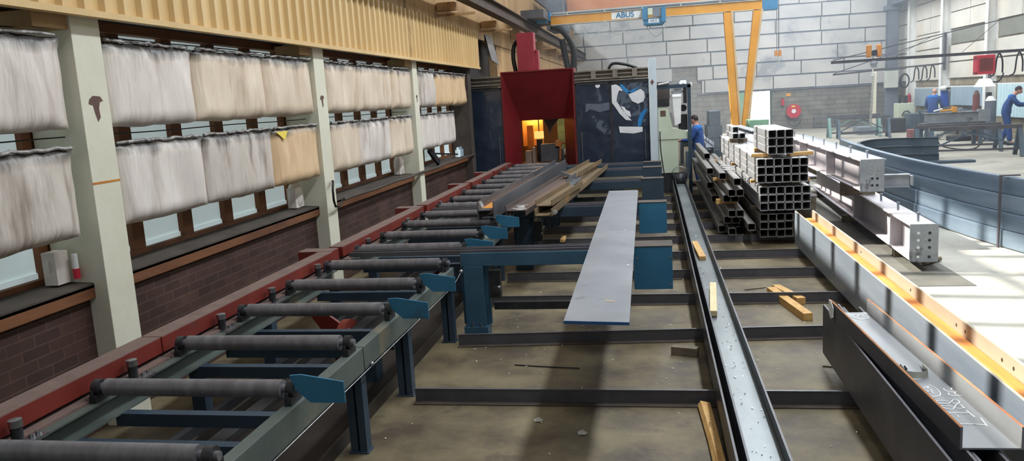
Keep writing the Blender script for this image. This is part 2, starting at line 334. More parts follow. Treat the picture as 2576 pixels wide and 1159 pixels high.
for i, (y0, y1) in enumerate(COLS):
    e = empty('wall_column', (-3.85, (y0+y1)/2, 0), ['cream painted wall column out of frame', 'nearest cream painted wall column, with a large brown peeled patch', 'second cream wall column from the camera, behind it a coiled cable end', 'third cream wall column from the camera, slim in view', 'sooty wall column beside the dark machine enclosure'][i], 'column')
    b = MB(); b.box(-4.1, -3.7, y0, y1, 0, 3.0); b.build('shaft', M_cream if i < 4 else M_ledge, e, bevel=.004)
    if i in (1, 2, 3):
        q = MB(); sc = {1: 1, 2: .8, 3: .7}[i]; yc = y0+.14; zc = 2.24
        pts = [(-.06, .03), (-.02, .055), (.05, .05), (.075, .02), (.04, .01), (.025, -.03), (.03, -.09), (.0, -.12), (-.02, -.06), (-.03, -.01), (-.07, 0)]
        q.poly([(-3.7, yc+a*sc, zc+c*sc) for a, c in pts], (.0015, 0, 0)); q.build('peeled_patch', M_patch, e)
    if i == 1:
        q = MB(); q.box(-3.7, -3.698, y0, y1, 1.705, 1.72); q.build('rust_line', M_rust, e)
    if i in (1, 2, 3):
        q = MB(); q.box(-4.0, -3.72, y0-.3, y0, 2.72, 2.82); q.build('timber_bracket', M_board, e)
# head trough and cladding above the windows
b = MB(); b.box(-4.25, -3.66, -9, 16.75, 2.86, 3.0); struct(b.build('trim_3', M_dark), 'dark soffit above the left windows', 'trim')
def corrugated(x, y0, y1, z0, z1, pitch, d=.03, face=1):
    b = MB(); ys = []; y = y0
    while y < y1:
        for f, o in ((0, 0), (.55, 0), (.66, d), (.88, d), (1.0, 0)): ys.append((y+f*pitch, o))
        y += pitch
    vs = [(x+face*o, yy, z) for yy, o in ys for z in (z0, z1)]
    fs = [(2*i, 2*i+2, 2*i+3, 2*i+1) for i in range(len(ys)-1)]
    b.add(vs, fs)
    vs = [(x-face*.01+face*o, yy, z) for yy, o in ys for z in (z0, z1)]; b.add(vs, fs)
    return b
b = corrugated(-3.64, -1.0, 16.75, 2.84, 3.56, .2, .035); struct(b.build('wall_left_cladding', M_corr), 'ochre ribbed metal cladding above the windows', 'wall')
b = MB(); b.box(-3.66, -3.585, -1, 16.78, 2.8, 2.842); struct(b.build('trim_4', M_corr), 'folded ochre edge under the ribbed cladding', 'trim')
b = MB(); b.box(-4.3, -3.72, -9, YB, 3.5, ZG)
b.cur = 0
y = -2; random.seed(3)
while y < YB:
    wd = 1.75
    for z0, z1 in ((3.56, 4.38), (4.42, ZG)):
        if y+wd > 16.8 or z0 > 3: b.box(-3.72, -3.69-random.random()*.012, y+.012, min(y+wd, YB)-.012, z0-(.05+random.random()*.07 if y > 15.5 and z0 < 4 else 0), z1)
    y += wd
struct(b.build('wall_left_boards', M_board), 'tan insulation boards high on the left wall', 'wall')
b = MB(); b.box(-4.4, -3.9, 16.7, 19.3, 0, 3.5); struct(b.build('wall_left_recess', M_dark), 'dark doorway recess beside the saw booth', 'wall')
b = MB(); b.box(-4.3, -3.74, 19.3, YB, 0, 3.5)
y = 19.3
while y < YB:
    b.box(-3.74, -3.715, y+.01, y+1.74, 2.3, 3.42); b.box(-3.74, -3.72, y+.5, y+1.3, 0, 2.27); y += 1.75
struct(b.build('wall_left_rear', M_board), 'tan boarded left wall behind the saw booth', 'wall')
b = MB(); b.add([(-3.68, 17.9, 3.62), (-3.68, 18.7, 3.6), (-3.55, 18.75, 2.95), (-3.6, 18.1, 3.05)], [(0, 1, 2, 3)]); b.add([(-3.7, 17.9, 3.62), (-3.7, 18.7, 3.6), (-3.57, 18.75, 2.95), (-3.62, 18.1, 3.05)], [(0, 1, 2, 3)])
tag(b.build('hanging_sheet', mat('grey_film', (110, 106, 104), (136, 132, 130), 4, .4)), 'torn grey plastic sheet hanging from the left wall boards', 'sheet')
# clerestory above the left wall (open glazing bars: sun and sky come through)
b = MB(); y = 4.98-.955*14
while y < YB: b.box(-3.8, -3.68, y-.075, y+.075, ZG, ZR); y += .955
b.box(-3.8, -3.66, -9, YB, ZG-.02, ZG+.06); b.box(-3.8, -3.68, -9, YB, 6.8, 6.88)
struct(b.build('window_6', M_dark), 'high clerestory glazing bars above the left wall', 'window')

# back wall
b = MB()
for x0, x1, z0, z1 in ((-4.4, 1.30, 0, ZR), (1.64, 4.58, 0, ZR), (1.30, 1.64, 0, 2.26), (1.30, 1.64, 2.6, ZR), (4.58, 5.52, 1.86, ZR), (5.52, 12, 0, ZR)): b.box(x0, x1, YB, YB+.25, z0, z1)
struct(b.build('wall_back', M_block_b), 'grey blockwork back wall of the hall', 'wall')
b = MB(); random.seed(11)
bt = MB()
rows = [(1.92+.64*i, 2.50+.64*i) for i in range(10)]
for i, (z0, z1) in enumerate(rows):
    x = -3.7+(0, .9, .2, 1.3, .6)[i % 5]-2.0
    while x < XR:
        w = random.choice((1.9, 1.9, 2.0, 1.25)); a, c = max(x, -3.7), min(x+w-.05, XR-.02)
        if c > a+.15 and not (i < 2 and c > .95 and a < 2.1) and not (i == 0 and a > 6.9 and a < 0):
            b.box(a, c, YB-.09-random.random()*.03, YB-.02, z0+.02+random.random()*.015, z1+.02)
        elif i < 2 and c > a+.15:
            if a < .9: b.box(a, .86, YB-.09, YB-.02, z0, z1)
            if c > 2.15 and i == 1: b.box(2.15, c, YB-.09, YB-.02, z0, z1)
            if c > 2.3 and i == 0: b.box(2.35, c, YB-.09, YB-.02, z0, z1)
        x += w
b.build('cladding_panels', M_panel_b, bpy.data.objects['wall_back'])
for i, (z0, z1) in enumerate(rows):
    for a, c in ((-3.7, .86), (2.15, XR)): bt.box(a, c, YB-.07, YB, z0-.06, z0+.02)
for x in (-2.9, 4.6, 7.5): bt.box(x, x+.12, YB-.075, YB, 1.9, ZR)
bt.build('battens', M_gap, bpy.data.objects['wall_back'])
d = empty('door_1', (5.05, YB, 0)); struct(d, 'open doorway in the back wall with daylight outside', 'door')
b = MB(); b.box(4.52, 4.58, YB-.03, YB+.28, 0, 1.92); b.box(5.52, 5.58, YB-.03, YB+.28, 0, 1.92); b.box(4.52, 5.58, YB-.03, YB+.28, 1.86, 1.92); b.build('door_frame', mat('green_door_frame', (54, 88, 70)), d)
b = MB(); b.box(4.0, 4.52, YB-.05, YB, 0, 1.86); b.build('door_leaf', M_greenblk, d)
b = MB(); b.box(2, 9, YB+6, YB+6.1, -.2, 5); struct(b.build('yard_wall', emis('sunlit_yard', (255, 255, 250), 3.0)), 'sunlit white yard beyond the back door', 'wall')
# round ventilator hole
f = empty('wall_fan', (1.47, YB-.02, 2.43), 'round ventilation fan in the back wall with daylight behind its blades', 'fan')
b = MB(); n = 28
for r0, r1 in ((.2, .26),):
    vs = [(1.47+r*math.cos(2*math.pi*i/n), YB+dy, 2.43+r*math.sin(2*math.pi*i/n)) for r in (r0, r1) for dy in (-.08, .02) for i in range(n)]
    fs = []
    for i in range(n):
        j = (i+1) % n; fs += [(i, j, 2*n+j, 2*n+i), (i, n+i, n+j, j), (2*n+i, 2*n+j, 3*n+j, 3*n+i)]
    b.add(vs, fs)
b.build('fan_ring', M_gap, f)
b = MB()
for z in (-.1, -.03, .04, .11): w = math.sqrt(.04-z*z); b.box(1.47-w, 1.47+w, YB-.05, YB, 2.43+z-.008, 2.43+z+.008)
b.cyl((1.47, YB-.06, 2.43), (1.47, YB, 2.43), .04); b.build('fan_louvre', M_black, f)

# right wall with white columns
w = MB()
w.box(XR, XR+.25, -9, YB+.25, 0, ZR); wr = struct(w.build('wall_right', M_block_r), 'tan blockwork right wall', 'wall')
RC = [37.2, 33.2, 29.0, 25.0, 20.8]
b = MB(); dk = MB()
for k, (ya, yb) in enumerate(zip(RC[1:]+[16.6], RC)):
    for z0, z1 in ((4.44, 5.05), (3.82, 4.40), (5.1, 5.7), (5.75, 6.4), (6.45, 7.1), (7.15, 8.3)):
        for t in range(2):
            a = ya+.15+(yb-ya-.2)*t/2; b.box(XR-.07, XR, a+.02, a+(yb-ya-.2)/2-.02, z0, z1)
    if k == 0: zs = ((3.2, 3.78), (2.58, 3.15), (1.95, 2.52))
    else: zs = ((2.62, 3.2), (2.0, 2.57))
    for z0, z1 in zs: b.box(XR-.07, XR, ya+.15, yb-.05, z0, z1)
    if k: dk.box(XR-.03, XR+.01, ya+.5, yb-.25, 3.26, 3.76)
b.box(XR-.07, XR, 37.4, YB-.05, 1.95, 2.5); [b.box(XR-.07, XR, 37.4, YB-.05, 2.55+.63*i, 3.13+.63*i) for i in range(8)]
b.build('cladding_panels', M_panel_r, wr)
struct(dk.build('window_7', mat('dusty_glass', (120, 120, 110), (134, 134, 124), 2, .3)), 'dusty grey window strips high in the right wall', 'window')
for i, y in enumerate(RC[:4]):
    e = empty('right_column', (XR-.12, y, 0), ['white wall column nearest the back corner of the right wall', 'white wall column with a dark clamp box, behind the white welding helmet', 'tall white wall column to the left of the worker in glasses', 'white wall column at the right edge of the hall'][i], 'column')
    b = MB(); b.extr(Iprof(.22, .34, .02, .03), (XR-.17, y, 0), (XR-.17, y, ZR), up=(1, 0, 0)); b.build('shaft', M_white, e)
    b = MB(); b.box(XR-.07, XR-.001, y+.12, y+.55, 0, 3.0); b.build('plastered_pier', M_panel_r, e)
e = empty('corner_stanchion', (10.62, 38.5, 0), 'dark steel stanchion standing in the far right corner', 'column')
b = MB(); b.extr(Iprof(.42, .4, .04, .04), (10.6, 38.6, 0), (10.6, 38.6, 5.2), up=(0, 1, 0)); b.build('shaft', M_gap, e)
b = MB(); b.box(10.3, 10.9, 38.3, 38.9, 5.1, 5.3); b.build('cap_plate', M_gap, e)
b = MB(); b.extr(Iprof(.3, .6, .04, .04), (10.6, 8, 5.6), (10.6, YB, 5.6)); b.box(10.4, 10.8, 8, YB, 5.9, 5.96)
struct(b.build('crane_runway_right', M_gap), 'dark crane runway girder along the right side', 'trim')
# wall behind the camera, with an opening added for the booth doors to mirror
b = MB()
for x0, x1, z0, z1 in ((-4.4, -1.6, 0, ZR), (-.2, 12, 0, ZR), (-1.6, -.2, 0, 1.2), (-1.6, -.2, 3.4, ZR)): b.box(x0, x1, -9.2, -9, z0, z1)
struct(b.build('wall_front', M_panel_b), 'cladding wall behind the camera', 'wall')

# left crane runway girder on brackets
e = empty('crane_runway', (-3.2, 20, 3.9), 'brown crane runway girder carried on brackets along the left wall', 'girder')
b = MB(); b.extr(Iprof(.2, .26, .02, .02), (-3.2, 8, 4.0), (-3.2, YB-.2, 4.0)); b.box(-3.23, -3.17, 8, YB-.2, 4.13, 4.17); b.build('girder', mat('brown_girder', (62, 50, 44), (84, 68, 58), 3, .7), e)
for y in (13.9, 17.6, 21.4, 25.2, 29, 32.8, 36.6):
    b = MB(); b.box(-3.675, -3.35, y-.08, y+.08, 3.72, 3.86); b.box(-3.675, -3.0, y-.02, y+.02, 3.63, 3.67); b.build('bracket', M_board, e)

# ------------------------------------------------------------------ hung insulation panels
def panel(y0, y1, z0, z1, mt, label, x=-3.76, seed=0):
    rnd = random.Random(seed); ny, nz = max(10, int((y1-y0)*22)), 16; vs = []; ph = rnd.random()*50
    ac = 0
    def pt(i, j):
        u, v = i/ny, j/nz
        edge = min(1, min(u, 1-u)*9, min(v, 1-v)*7); e = math.sin(min(edge, 1)*math.pi/2)
        y = y0+(y1-y0)*u; z = z0+(z1-z0)*v
        q = noise.noise(Vector((y*5+z*2+ph, z*1.1, ph)))*.012+noise.noise(Vector((y*2+ph, z*2, 3)))*.02+max(0, noise.noise(Vector((y*11+z*6+ph, z*1.4, 9))))**2*.03
        sag = -.012*math.sin(u*math.pi)*(1-v)+noise.noise(Vector((y*5+ph, 0, v)))*.012*(1 if v in (0, 1) else .3)
        top = .02*max(0, (v-.86)/.14)*(1+noise.noise(Vector((y*14, ph, 1))))
        return (x+.015+.05*e+q*e+top, y+(noise.noise(Vector((z*6, ph, u)))*.015 if u in (0, 1) else 0), z+sag)
    vs = [pt(i, j) for i in range(ny+1) for j in range(nz+1)]
    fs = [(i*(nz+1)+j, (i+1)*(nz+1)+j, (i+1)*(nz+1)+j+1, i*(nz+1)+j+1) for i in range(ny) for j in range(nz)]
    e = empty('insulation_panel', (x, (y0+y1)/2, z0), label, 'panel', 'film wrapped panels hung over the left windows')
    b = MB(); b.add(vs, fs, True); k = len(b.v)
    per = [i*(nz+1) for i in range(ny+1)]+[ny*(nz+1)+j for j in range(1, nz+1)]+[i*(nz+1)+nz for i in range(ny-1, -1, -1)]+[j for j in range(nz-1, 0, -1)]
    bv = [Vector((x-.06, vs[i][1], vs[i][2])) for i in per]; n = len(per)
    b.v += bv
    for i in range(n): b.f.append([per[i], per[(i+1) % n], k+(i+1) % n, k+i]); b.mi.append(0); b.smooth.append(True)
    b.f.append([k+i for i in range(n)]); b.mi.append(0); b.smooth.append(False)
    b.build('film_wrapped_board', mt, e)
    b = MB(); yy = y0+.03
    pts = []
    while yy < y1-.02: pts.append((x+.03+rnd.random()*.03, yy, z1+.005+rnd.random()*.014)); yy += .06
    if len(pts) > 2: b.tube(pts, .013, 6); b.build('rolled_edge', M_filmroll, e)
M_filmroll = mat('sooty_film_roll', (92, 86, 82), (186, 182, 178), 14, .4, c3=(50, 46, 44), s3=6, t3=.55)
bayn = ['before the nearest column', 'between nearest and second columns', 'between second and third columns', 'beyond the third column']
TOP = [(2.6, 4.6, P_white, 0, 'white film panel cut by the left picture edge'), (4.99, 6.08, P_white, 1, 'white creased panel against the nearest column'), (6.09, 7.3, P_cream, 1, 'cream middle panel'), (7.33, 8.41, P_cream, 1, 'narrower cream panel with round bulge at right'),
       (8.77, 9.78, P_cream, 2, 'first pinkish cream panel'), (9.79, 11.15, P_cream, 2, 'crease streaked middle panel'), (11.16, 12.1, P_cream, 2, 'smooth right hand panel'), (12.5, 13.5, P_dirty, 3, 'brown streaked first panel'), (13.52, 14.8, P_tan, 3, 'tan middle panel'), (14.82, 15.85, P_tan, 3, 'small tan end panel')]
BOT = [(2.6, 4.57, P_dirty, 0, 'grey smeared panel cut by the left picture edge'), (4.985, 6.1, P_white, 1, 'large pale white panel'), (6.11, 7.33, P_dirty, 1, 'panel with dark diagonal dirt streaks'), (7.34, 8.42, P_tan, 1, 'orange tan panel with a yellow torn flap'),
       (8.78, 9.72, P_cream, 2, 'cream panel under the cladding'), (9.73, 10.94, P_white, 2, 'white panel with a small tear'), (10.96, 12.03, P_cream, 2, 'cream panel with rounded lower corner'), (12.48, 13.58, P_white, 3, 'white panel with a brown spot'), (13.64, 14.76, P_white, 3, 'last small white panel')]
for i, (a, c, mt, by, lb) in enumerate(TOP): panel(a, c, 2.085, 2.665, mt, 'upper row, '+lb+', '+bayn[by], seed=i)
for i, (a, c, mt, by, lb) in enumerate(BOT): panel(a, c, 1.385, 1.955, mt, 'lower row, '+lb+', '+bayn[by], seed=40+i)
b = MB(); b.poly([(-3.69, 7.36, 1.93), (-3.69, 7.62, 1.93), (-3.67, 7.5, 1.84)], (.004, 0, 0)); tag(b.build('torn_flap', mat('yellow_film', (222, 196, 70))), 'yellow torn flap on the tan lower panel', 'flap')
for z in (2.03, 2.72):
    b = MB(); b.tube([(-3.86, y, z+.004*math.sin(y*3)) for y in [i*.5 for i in range(0, 33)]], .005, 5); tag(b.build('support_wire', M_black), 'thin wire stretched behind the %s row of panels' % ('lower' if z < 2.5 else 'upper'), 'wire')
# things on the ledge
e = empty('ledge_cable', (-3.78, 9, 1.06), 'black cable and pipe running along the sill with a hooked end at the second column', 'cable')
b = MB(); b.tube([(-3.68, 8.62, 1.3), (-3.62, 8.5, 1.31), (-3.6, 8.42, 1.22), (-3.6, 8.42, 1.1), (-3.62, 8.5, 1.02), (-3.65, 8.68, 1.0), (-3.72, 9.0, 1.045)], .014, 8); b.build('hooked_end', M_black, e)
b = MB(); b.tube([(-3.672, 8.9+.4*i, 1.05+.006*math.sin(i*1.7)) for i in range(19)], .02, 8); b.build('pipe', M_ledge, e)
for y, lb in ((8.25, 'white wrapped bundle on the ledge left of the second column'), (11.98, 'white wrapped bundle on the ledge left of the third column'), (4.58, 'white wrapped bundle with red plug on the ledge left of the nearest column')):
    k_ = .6 if y < 5 else 1
    e = empty('wrapped_bundle', (-3.9, y, 1.06), lb, 'bundle', 'white wrapped bundles on the window ledge')
    b = MB(); b.sphere((-3.98, y, 1.19), .13*k_, 8, (.6, .9, 1.3)); b.box(-4.03, -3.93, y-.1*k_, y+.1*k_, 1.06, 1.28); b.build('wrapping', P_white, e)
    if y < 5:
        b = MB(); b.cyl((-3.88, y+.06, 1.15), (-3.88, y+.06, 1.25), .02); b.build('plug_top', M_white, e)
        b = MB(); b.cyl((-3.88, y+.06, 1.08), (-3.88, y+.06, 1.15), .023); b.build('red_plug', M_redbox, e)
b = MB(); b.bar((-3.85, 13.3, 1.35), (-3.8, 13.7, 1.08), .05, .1); b.bar((-3.85, 13.3, 1.28), (-3.82, 15.2, 1.12), .02, .03); tag(b.build('leaning_arm', M_black), 'black bent arm lying on the ledge under the last white panels', 'arm')
e = empty('ledge_jars', (-3.86, 15.55, 1.06), 'clear bottles and blue cloth at the far end of the ledge', 'bottles')
for i in range(3): b = MB(); b.cyl((-3.84, 15.3+.14*i, 1.06), (-3.84, 15.3+.14*i, 1.2), .05); b.cyl((-3.84, 15.3+.14*i, 1.2), (-3.84, 15.3+.14*i, 1.25), .02); b.build('bottle', M_screen if i else M_pane, e)

# ================================================================== ROLLER CONVEYOR
cv = empty('roller_conveyor', (-2.3, 9, 0), 'long roller conveyor with red fence and blue side brackets leading to the red saw booth', 'conveyor')
YS = [2.735+.745*i for i in range(19)]
ZT = .80; rr = .045
STUB = [6.95, 9.85, 12.5, 14.4, 15.6]
for k, y in enumerate(YS):
    b = MB(); b.cyl((-2.83, y, ZT-rr), (-1.85, y, ZT-rr), rr, n=24); b.cyl((-2.9, y, ZT-rr), (-2.83, y, ZT-rr), .022); b.cyl((-1.85, y, ZT-rr), (-1.76, y, ZT-rr), .02)
    r = b.build('roller', M_roller, cv)
    for x in (-2.88, -1.80):
        q = MB(); q.cyl((x-.02, y, ZT-rr), (x+.02, y, ZT-rr), .042, n=16); q.box(x-.018, x+.018, y-.06, y+.06, ZT-.115, ZT-.075); q.cyl((x-.01, y-.045, ZT-.075), (x-.01, y-.045, ZT-.05), .011, n=8); q.cyl((x-.01, y+.045, ZT-.075), (x-.01, y+.045, ZT-.05), .011, n=8)
        q.build('bearing', M_bearing, r)
# red fence beam in sections, each ending at a cross stub
secs = [(2.68, 4.13), (4.14, 6.75), (7.0, 9.62), (9.9, 12.3), (12.6, 14.25), (14.5, 16.3)]
for a, c in secs:
    b = MB(); b.cur = 0; b.box(-3.09, -2.95, a, c, .722, .82); b.build('fence_beam', M_red, cv, bevel=.004); q = MB(); q.box(-3.09, -2.9, a, c, .685, .70); q.build('fence_shelf', M_red_dust, cv); q = MB(); q.box(-3.06, -2.99, a, c, .70, .722); q.build('spacer', M_bearing, cv)
    t = MB(); t.box(-3.09, -2.95, a, c, .82, .8215); t.build('dusty_top', M_red_dust, cv)
for y in (6.75, 9.62, 12.3, 14.25):
    b = MB(); b.box(-3.30, -2.97, y+.02, y+.2, .70, .82); b.build('fence_stub', M_red, cv, bevel=.004)
    t = MB(); t.box(-3.30, -2.97, y+.02, y+.2, .82, .8215); t.build('dusty_top', M_red_dust, cv)
# side frames (grey green channels), left and right
for a, c in ((2.68, 6.6), (7.1, 9.5), (9.9, 16.3)):
    b = MB(); b.extr([(-.035, 0), (.035, 0), (.035, .01), (-.025, .01), (-.025, .11), (.035, .11), (.035, .12), (-.035, .12)], (-2.88, a, .565), (-2.88, c, .565)); b.build('side_frame', M_green, cv)
for a, c in ((2.68, 4.35), (4.36, 6.6), (7.1, 9.5), (9.9, 16.3)):
    b = MB(); b.extr([(-.035, 0), (.035, 0), (.035, .15), (-.035, .15)], (-1.80, a, .535), (-1.80, c, .535)); b.build('side_frame', M_green, cv, bevel=.004)
# cross members under the rollers
for y in [v+.12 for v in YS]+[v+.5 for v in YS[:8:2]]:
    b = MB(); b.box(-2.88, -1.8, y-.03, y+.03, .5, .57); b.build('cross_member', M_blue_d, cv)
# guide rollers standing by the fence
for y in (2.95, 3.78, 4.72, 5.45, 6.3, 7.55, 8.9, 10.4, 11.8, 13.2, 14.8, 15.5):
    b = MB(); b.cyl((-2.9, y, .69), (-2.9, y, .775), .026, n=18); g = b.build('guide_roller', M_bearing, cv)
    b = MB(); b.cyl((-2.9, y, .765), (-2.9, y, .80), .03, n=18); b.build('roller_cap', M_bolt, g)
    b = MB(); b.box(-2.95, -2.84, y-.05, y+.12, .675, .69); b.cyl((-2.88, y+.06, .69), (-2.88, y+.06, .705), .014, n=6); b.cyl((-2.88, y+.1, .69), (-2.88, y+.1, .705), .014, n=6); b.build('mounting_plate', M_bolt, g)
# blue end brackets and legs
for k, y in enumerate(YS[1:9]):
    if k in (1, 4): continue
    b = MB(); yb = y-.02
    b.poly([(-1.80, yb, .83), (-1.74, yb, .835), (-1.52, yb, .80), (-1.52, yb, .69), (-1.70, yb, .69), (-1.78, yb, .76)], (0, .012, 0)); b.build('stop_bracket', M_bracket, cv, bevel=.002)
for y in (2.9, 4.37, 5.32, 6.6, 7.6, 9.0, 11, 13, 15):
    for x in (-1.83, -2.88):
        b = MB(); 
        if x > -2: b.box(-1.90, -1.855, y-.02, y+.06, 0, .56); b.box(-1.84, -1.795, y-.02, y+.06, 0, .56); b.box(-1.9, -1.8, y+.03, y+.05, 0, .56); b.box(-1.91, -1.785, y-.03, y+.07, 0, .01)
        else: b.box(-2.93, -2.84, y-.04, y+.04, 0, .56)
        b.build('leg', M_blue_d, cv)
b = MB(); b.tube([(-1.755, y, .535+.002*math.sin(y)) for y in (2.7, 4.3, 6.5)], .004, 5); b.tube([(-1.755, 6.5, .535), (-1.70, 6.6, .64)], .004, 5); b.sphere((-1.755, 4.45, .545), .015, 6); b.sphere((-1.70, 6.6, .645), .018, 6); b.build('pull_wire', M_bolt, cv)
# drive under the rollers
for y, mt in ((3.2, M_red), (5.6, M_red), (8.4, M_red)):
    b = MB(); b.cyl((-2.42, y, .3), (-2.36, y, .3), .2, n=28); b.build('drive_pulley', mt, cv)
    b = MB(); b.cyl((-2.35, y, .33), (-2.1, y, .33), .09, n=20); b.cyl((-2.1, y, .33), (-2.0, y, .33), .07, n=20); b.box(-2.3, -2.15, y-.07, y+.07, 0, .28); b.build('drive_motor', M_blue_d if y > 3.3 else M_bearing, cv)
    if y == 5.6:
        q = MB(); q.poly([(-2.7, y-.05, .62), (-2.6, y-.05, .62), (-2.2, y-.05, .32), (-2.2, y-.05, .2), (-2.45, y-.05, .25)], (0, .03, 0)); q.build('belt_guard', M_red, cv)
b = MB(); b.box(-2.84, -1.97, 2.7, 16, .0, .02); b.box(-2.84, -2.82, 2.7, 16, .02, .16); b.box(-1.99, -1.97, 2.7, 16, .02, .09); b.build('under_shade_tray', mat('under_shade_dark', (40, 35, 32), (58, 50, 44), 3, .5, 0, .1, 30), cv)  # dark tray added to carry the shade under the rollers
b = MB(); b.bar((-2.3, 2.9, .42), (-2.3, 15.5, .42), .1, .03); b.bar((-2.62, 2.9, .36), (-2.62, 15.5, .36), .05, .06); b.build('drive_belt', M_bearing, cv)
# near infeed crossbar at the bottom of the picture
e = empty('infeed_bar', (-1.5, 2.66, 0), 'grey green drilled crossbar at the near end of the conveyor', 'bar')
b = MB(); b.box(-3.6, 0.05, 2.55, 2.635, .60, .68); b.build('crossbar', M_green, e, bevel=.003)
for x in (-1.25, -.9, -.55): q = MB(); q.cyl((x, 2.59, .68), (x, 2.59, .684), .008, n=10); q.build('bolt', M_bearing, e)
for x in (-3.4, -.3): q = MB(); q.box(x-.04, x+.04, 2.56, 2.63, 0, .6); q.build('leg', M_blue_d, e)
b = MB(); b.bar((-1.92, 2.62, .70), (-1.72, 2.60, .69), .05, .02); tag(b.build('wood_chip', M_wood_g), 'broken wood splinter on the near crossbar', 'wood')

# ================================================================== CROSS TRANSFER TABLES
TN = ['nearest blue transfer table, under the front of the grey plate', 'second blue transfer table from the camera, under the ends of the rusty channels', 'third blue transfer table from the camera, behind the far end of the plate', 'fourth blue transfer table from the camera', 'last blue transfer table in front of the machine doors']
for i, (y0, y1) in enumerate(((6.76, 7.03), (9.56, 9.77), (12.28, 12.5), (14.15, 14.42), (15.25, 15.5))):
    e = empty('transfer_table', (-.8, (y0+y1)/2, 0), TN[i], 'table', 'blue cross transfer tables')
    b = MB(); b.box(-1.74, -.2, y0, y0+.1, .655, .775); b.build('beam', M_blue_d if i else M_blue, e, bevel=.004)
    for yy in (y0+.03, y0+.13, y0+.19):
        b = MB(); b.box(-2.8 if i < 2 else -1.74, -.2, yy-.008, yy+.008, .76, .80); b.build('chain_track', M_steel_dark, e)
    b = MB(); b.box(-1.74, -.2, y0+.1, y1-.02, .70, .75); b.build('track_bed', M_bearing, e)
    b = MB(); b.box(-.2, .13, y0, y1, .42, .796); bx = b.build('end_box', M_bracket if i < 2 else M_blue_d, e, bevel=.004)
    b = MB(); b.box(-.205, .135, y0-.005, y1, .796, .802); b.build('lid', M_ledge, bx)
    for x, z in ((.11, .7), (.11, .46), (-.17, .7)): b = MB(); b.cyl((x, y0-.004, z), (x, y0, z), .008, n=8); b.build('screw', M_bolt, bx)
    for x in (-1.62,):
        b = MB(); b.box(x-.1, x+.08, y0-.01, y0+.07, .1, .655) if x < -1 else b.box(x-.05, x+.05, y0+.04, y1-.04, 0, .42)
        if x < -1: b.box(x-.14, x+.12, y0+.07, y0+.11, .1, .655); b.box(x-.12, x+.1, y0-.03, y0+.14, 0.0, .1)
        l = b.build('post', M_blue if i == 0 else M_blue_d, e, bevel=.003)
    for xx in (-1.66, -1.58): b = MB(); b.cyl((xx, y0-.02, .10), (xx, y0-.02, .13), .012, n=6); b.build('foot_bolt', M_bolt, e)
    b = MB(); b.box(-1.48, -.6, y0+.12, y0+.17, .22, .29); b.build('brace', M_bearing, e)
    b = MB(); b.box(-1.5, -1.4, y0+.05, y0+.12, .35, .6); b.cyl((-1.42, y0+.06, .44), (-1.42, y0-.02, .44), .03); b.build('cylinder_mount', M_bearing, e)

# ================================================================== STEEL ON THE TABLES
def bar_obj(name, prof, p0, p1, mts, label, cat='beam', group=None, bevel=0, parent=None):
    b = MB(); b.extr(prof, p0, p1); o = b.build(name, mts, parent, bevel)
    if parent is None: tag(o, label, cat, group)
    return o
e = empty('steel_beam', (-1.88, 8.6, .8), 'heavy dark H beam on the rollers with a white paper tag at its near end', 'beam')
bar_obj('section', Hprof(.195, .2, .012, .01), (-1.883, 8.6, .9), (-1.67, 14.2, .9), M_steel, '', parent=e)
b = MB(); b.box(-1.96, -1.79, 8.75, 12, .9055, .9075); b.build('rust_film', M_rust, e)
b = MB(); b.poly([(-1.955, 8.6, 1.0), (-1.925, 8.6, 1.01), (-1.90, 8.62, .945), (-1.925, 8.6, .935)], (0, .002, 0)); b.build('paper_tag', M_white, e)
e = empty('steel_beam', (-1.575, 8.8, .8), 'brown bevelled H beam with scraped white end, beside the heavy dark beam', 'beam')
pr = [(-.121, -.065), (-.111, -.065), (-.111, -.012), (.111, -.012), (.111, -.065), (.121, -.065), (.121, -.002), (-.111, -.002), (-.111, .052), (-.121, .052)]
bar_obj('section', pr, (-1.575, 8.8, .902-.037), (-1.27, 13.4, .902-.037), mat('brown_steel', (86, 72, 68), (110, 94, 86), 2, .5, .3, .05, stretch=(1, .2, 1)), '', parent=e)
b = MB(); random.seed(5)
for k in range(9):
    yy = 8.83+.05*k; x = -1.60+random.random()*.1; b.box(x-.03*random.random()-.02, x+.04, yy, yy+.012+random.random()*.02, .8635, .8655)
b.build('scraped_paint', M_white, e)
M_chan = mat('olive_rust_steel', (98, 82, 58), (128, 106, 76), 2.2, .6, .15, .1, 30, stretch=(1, .3, 1), c3=(156, 112, 52), s3=1.8, t3=.6)
bar_obj('steel_channel', Uprof(.2, .078, .009, .009), (-1.247, 8.7, .80), (-.93, 14.3, .80), M_chan, 'long rusty channel open upward, lowest of the channel pile on the second table', 'channel')
bar_obj('steel_channel', Uprof(.195, .07, .009, .009), (-1.262, 8.9, .885), (-1.08, 10.9, .885), M_chan, 'short olive channel lying on top of the near end of the rusty channel pile', 'channel')
bar_obj('steel_channel', Uprof(.24, .07, .009, .009), (-1.27, 12.1, .885), (-1.07, 14.6, .885), M_chan, 'wide olive channel on the far end of the rusty channel pile', 'channel')
b = MB(); b.bar((-1.42, 12.1, .96), (-1.15, 11.85, .885), .012, .05); tag(b.build('end_plate', M_plategrey), 'bright cut edge plate at the mitred channel end', 'plate')
b = MB(); b.extr([(-.05, 0), (.05, 0), (.05, .008), (-.042, .008), (-.042, .09), (-.05, .09)], (-1.17, 10.95, .879), (-1.13, 12.0, .879)); tag(b.build('steel_angle', M_steel), 'short steel angle lying between the channels', 'angle')
b = MB(); b.poly([(-1.135, 8.68, .86), (-1.10, 8.66, .875), (-1.08, 8.69, .84), (-1.115, 8.69, .81)], (.0, .01, 0)); tag(b.build('paper_tag', M_white), 'crumpled white paper tag on the rusty channel end', 'tag')
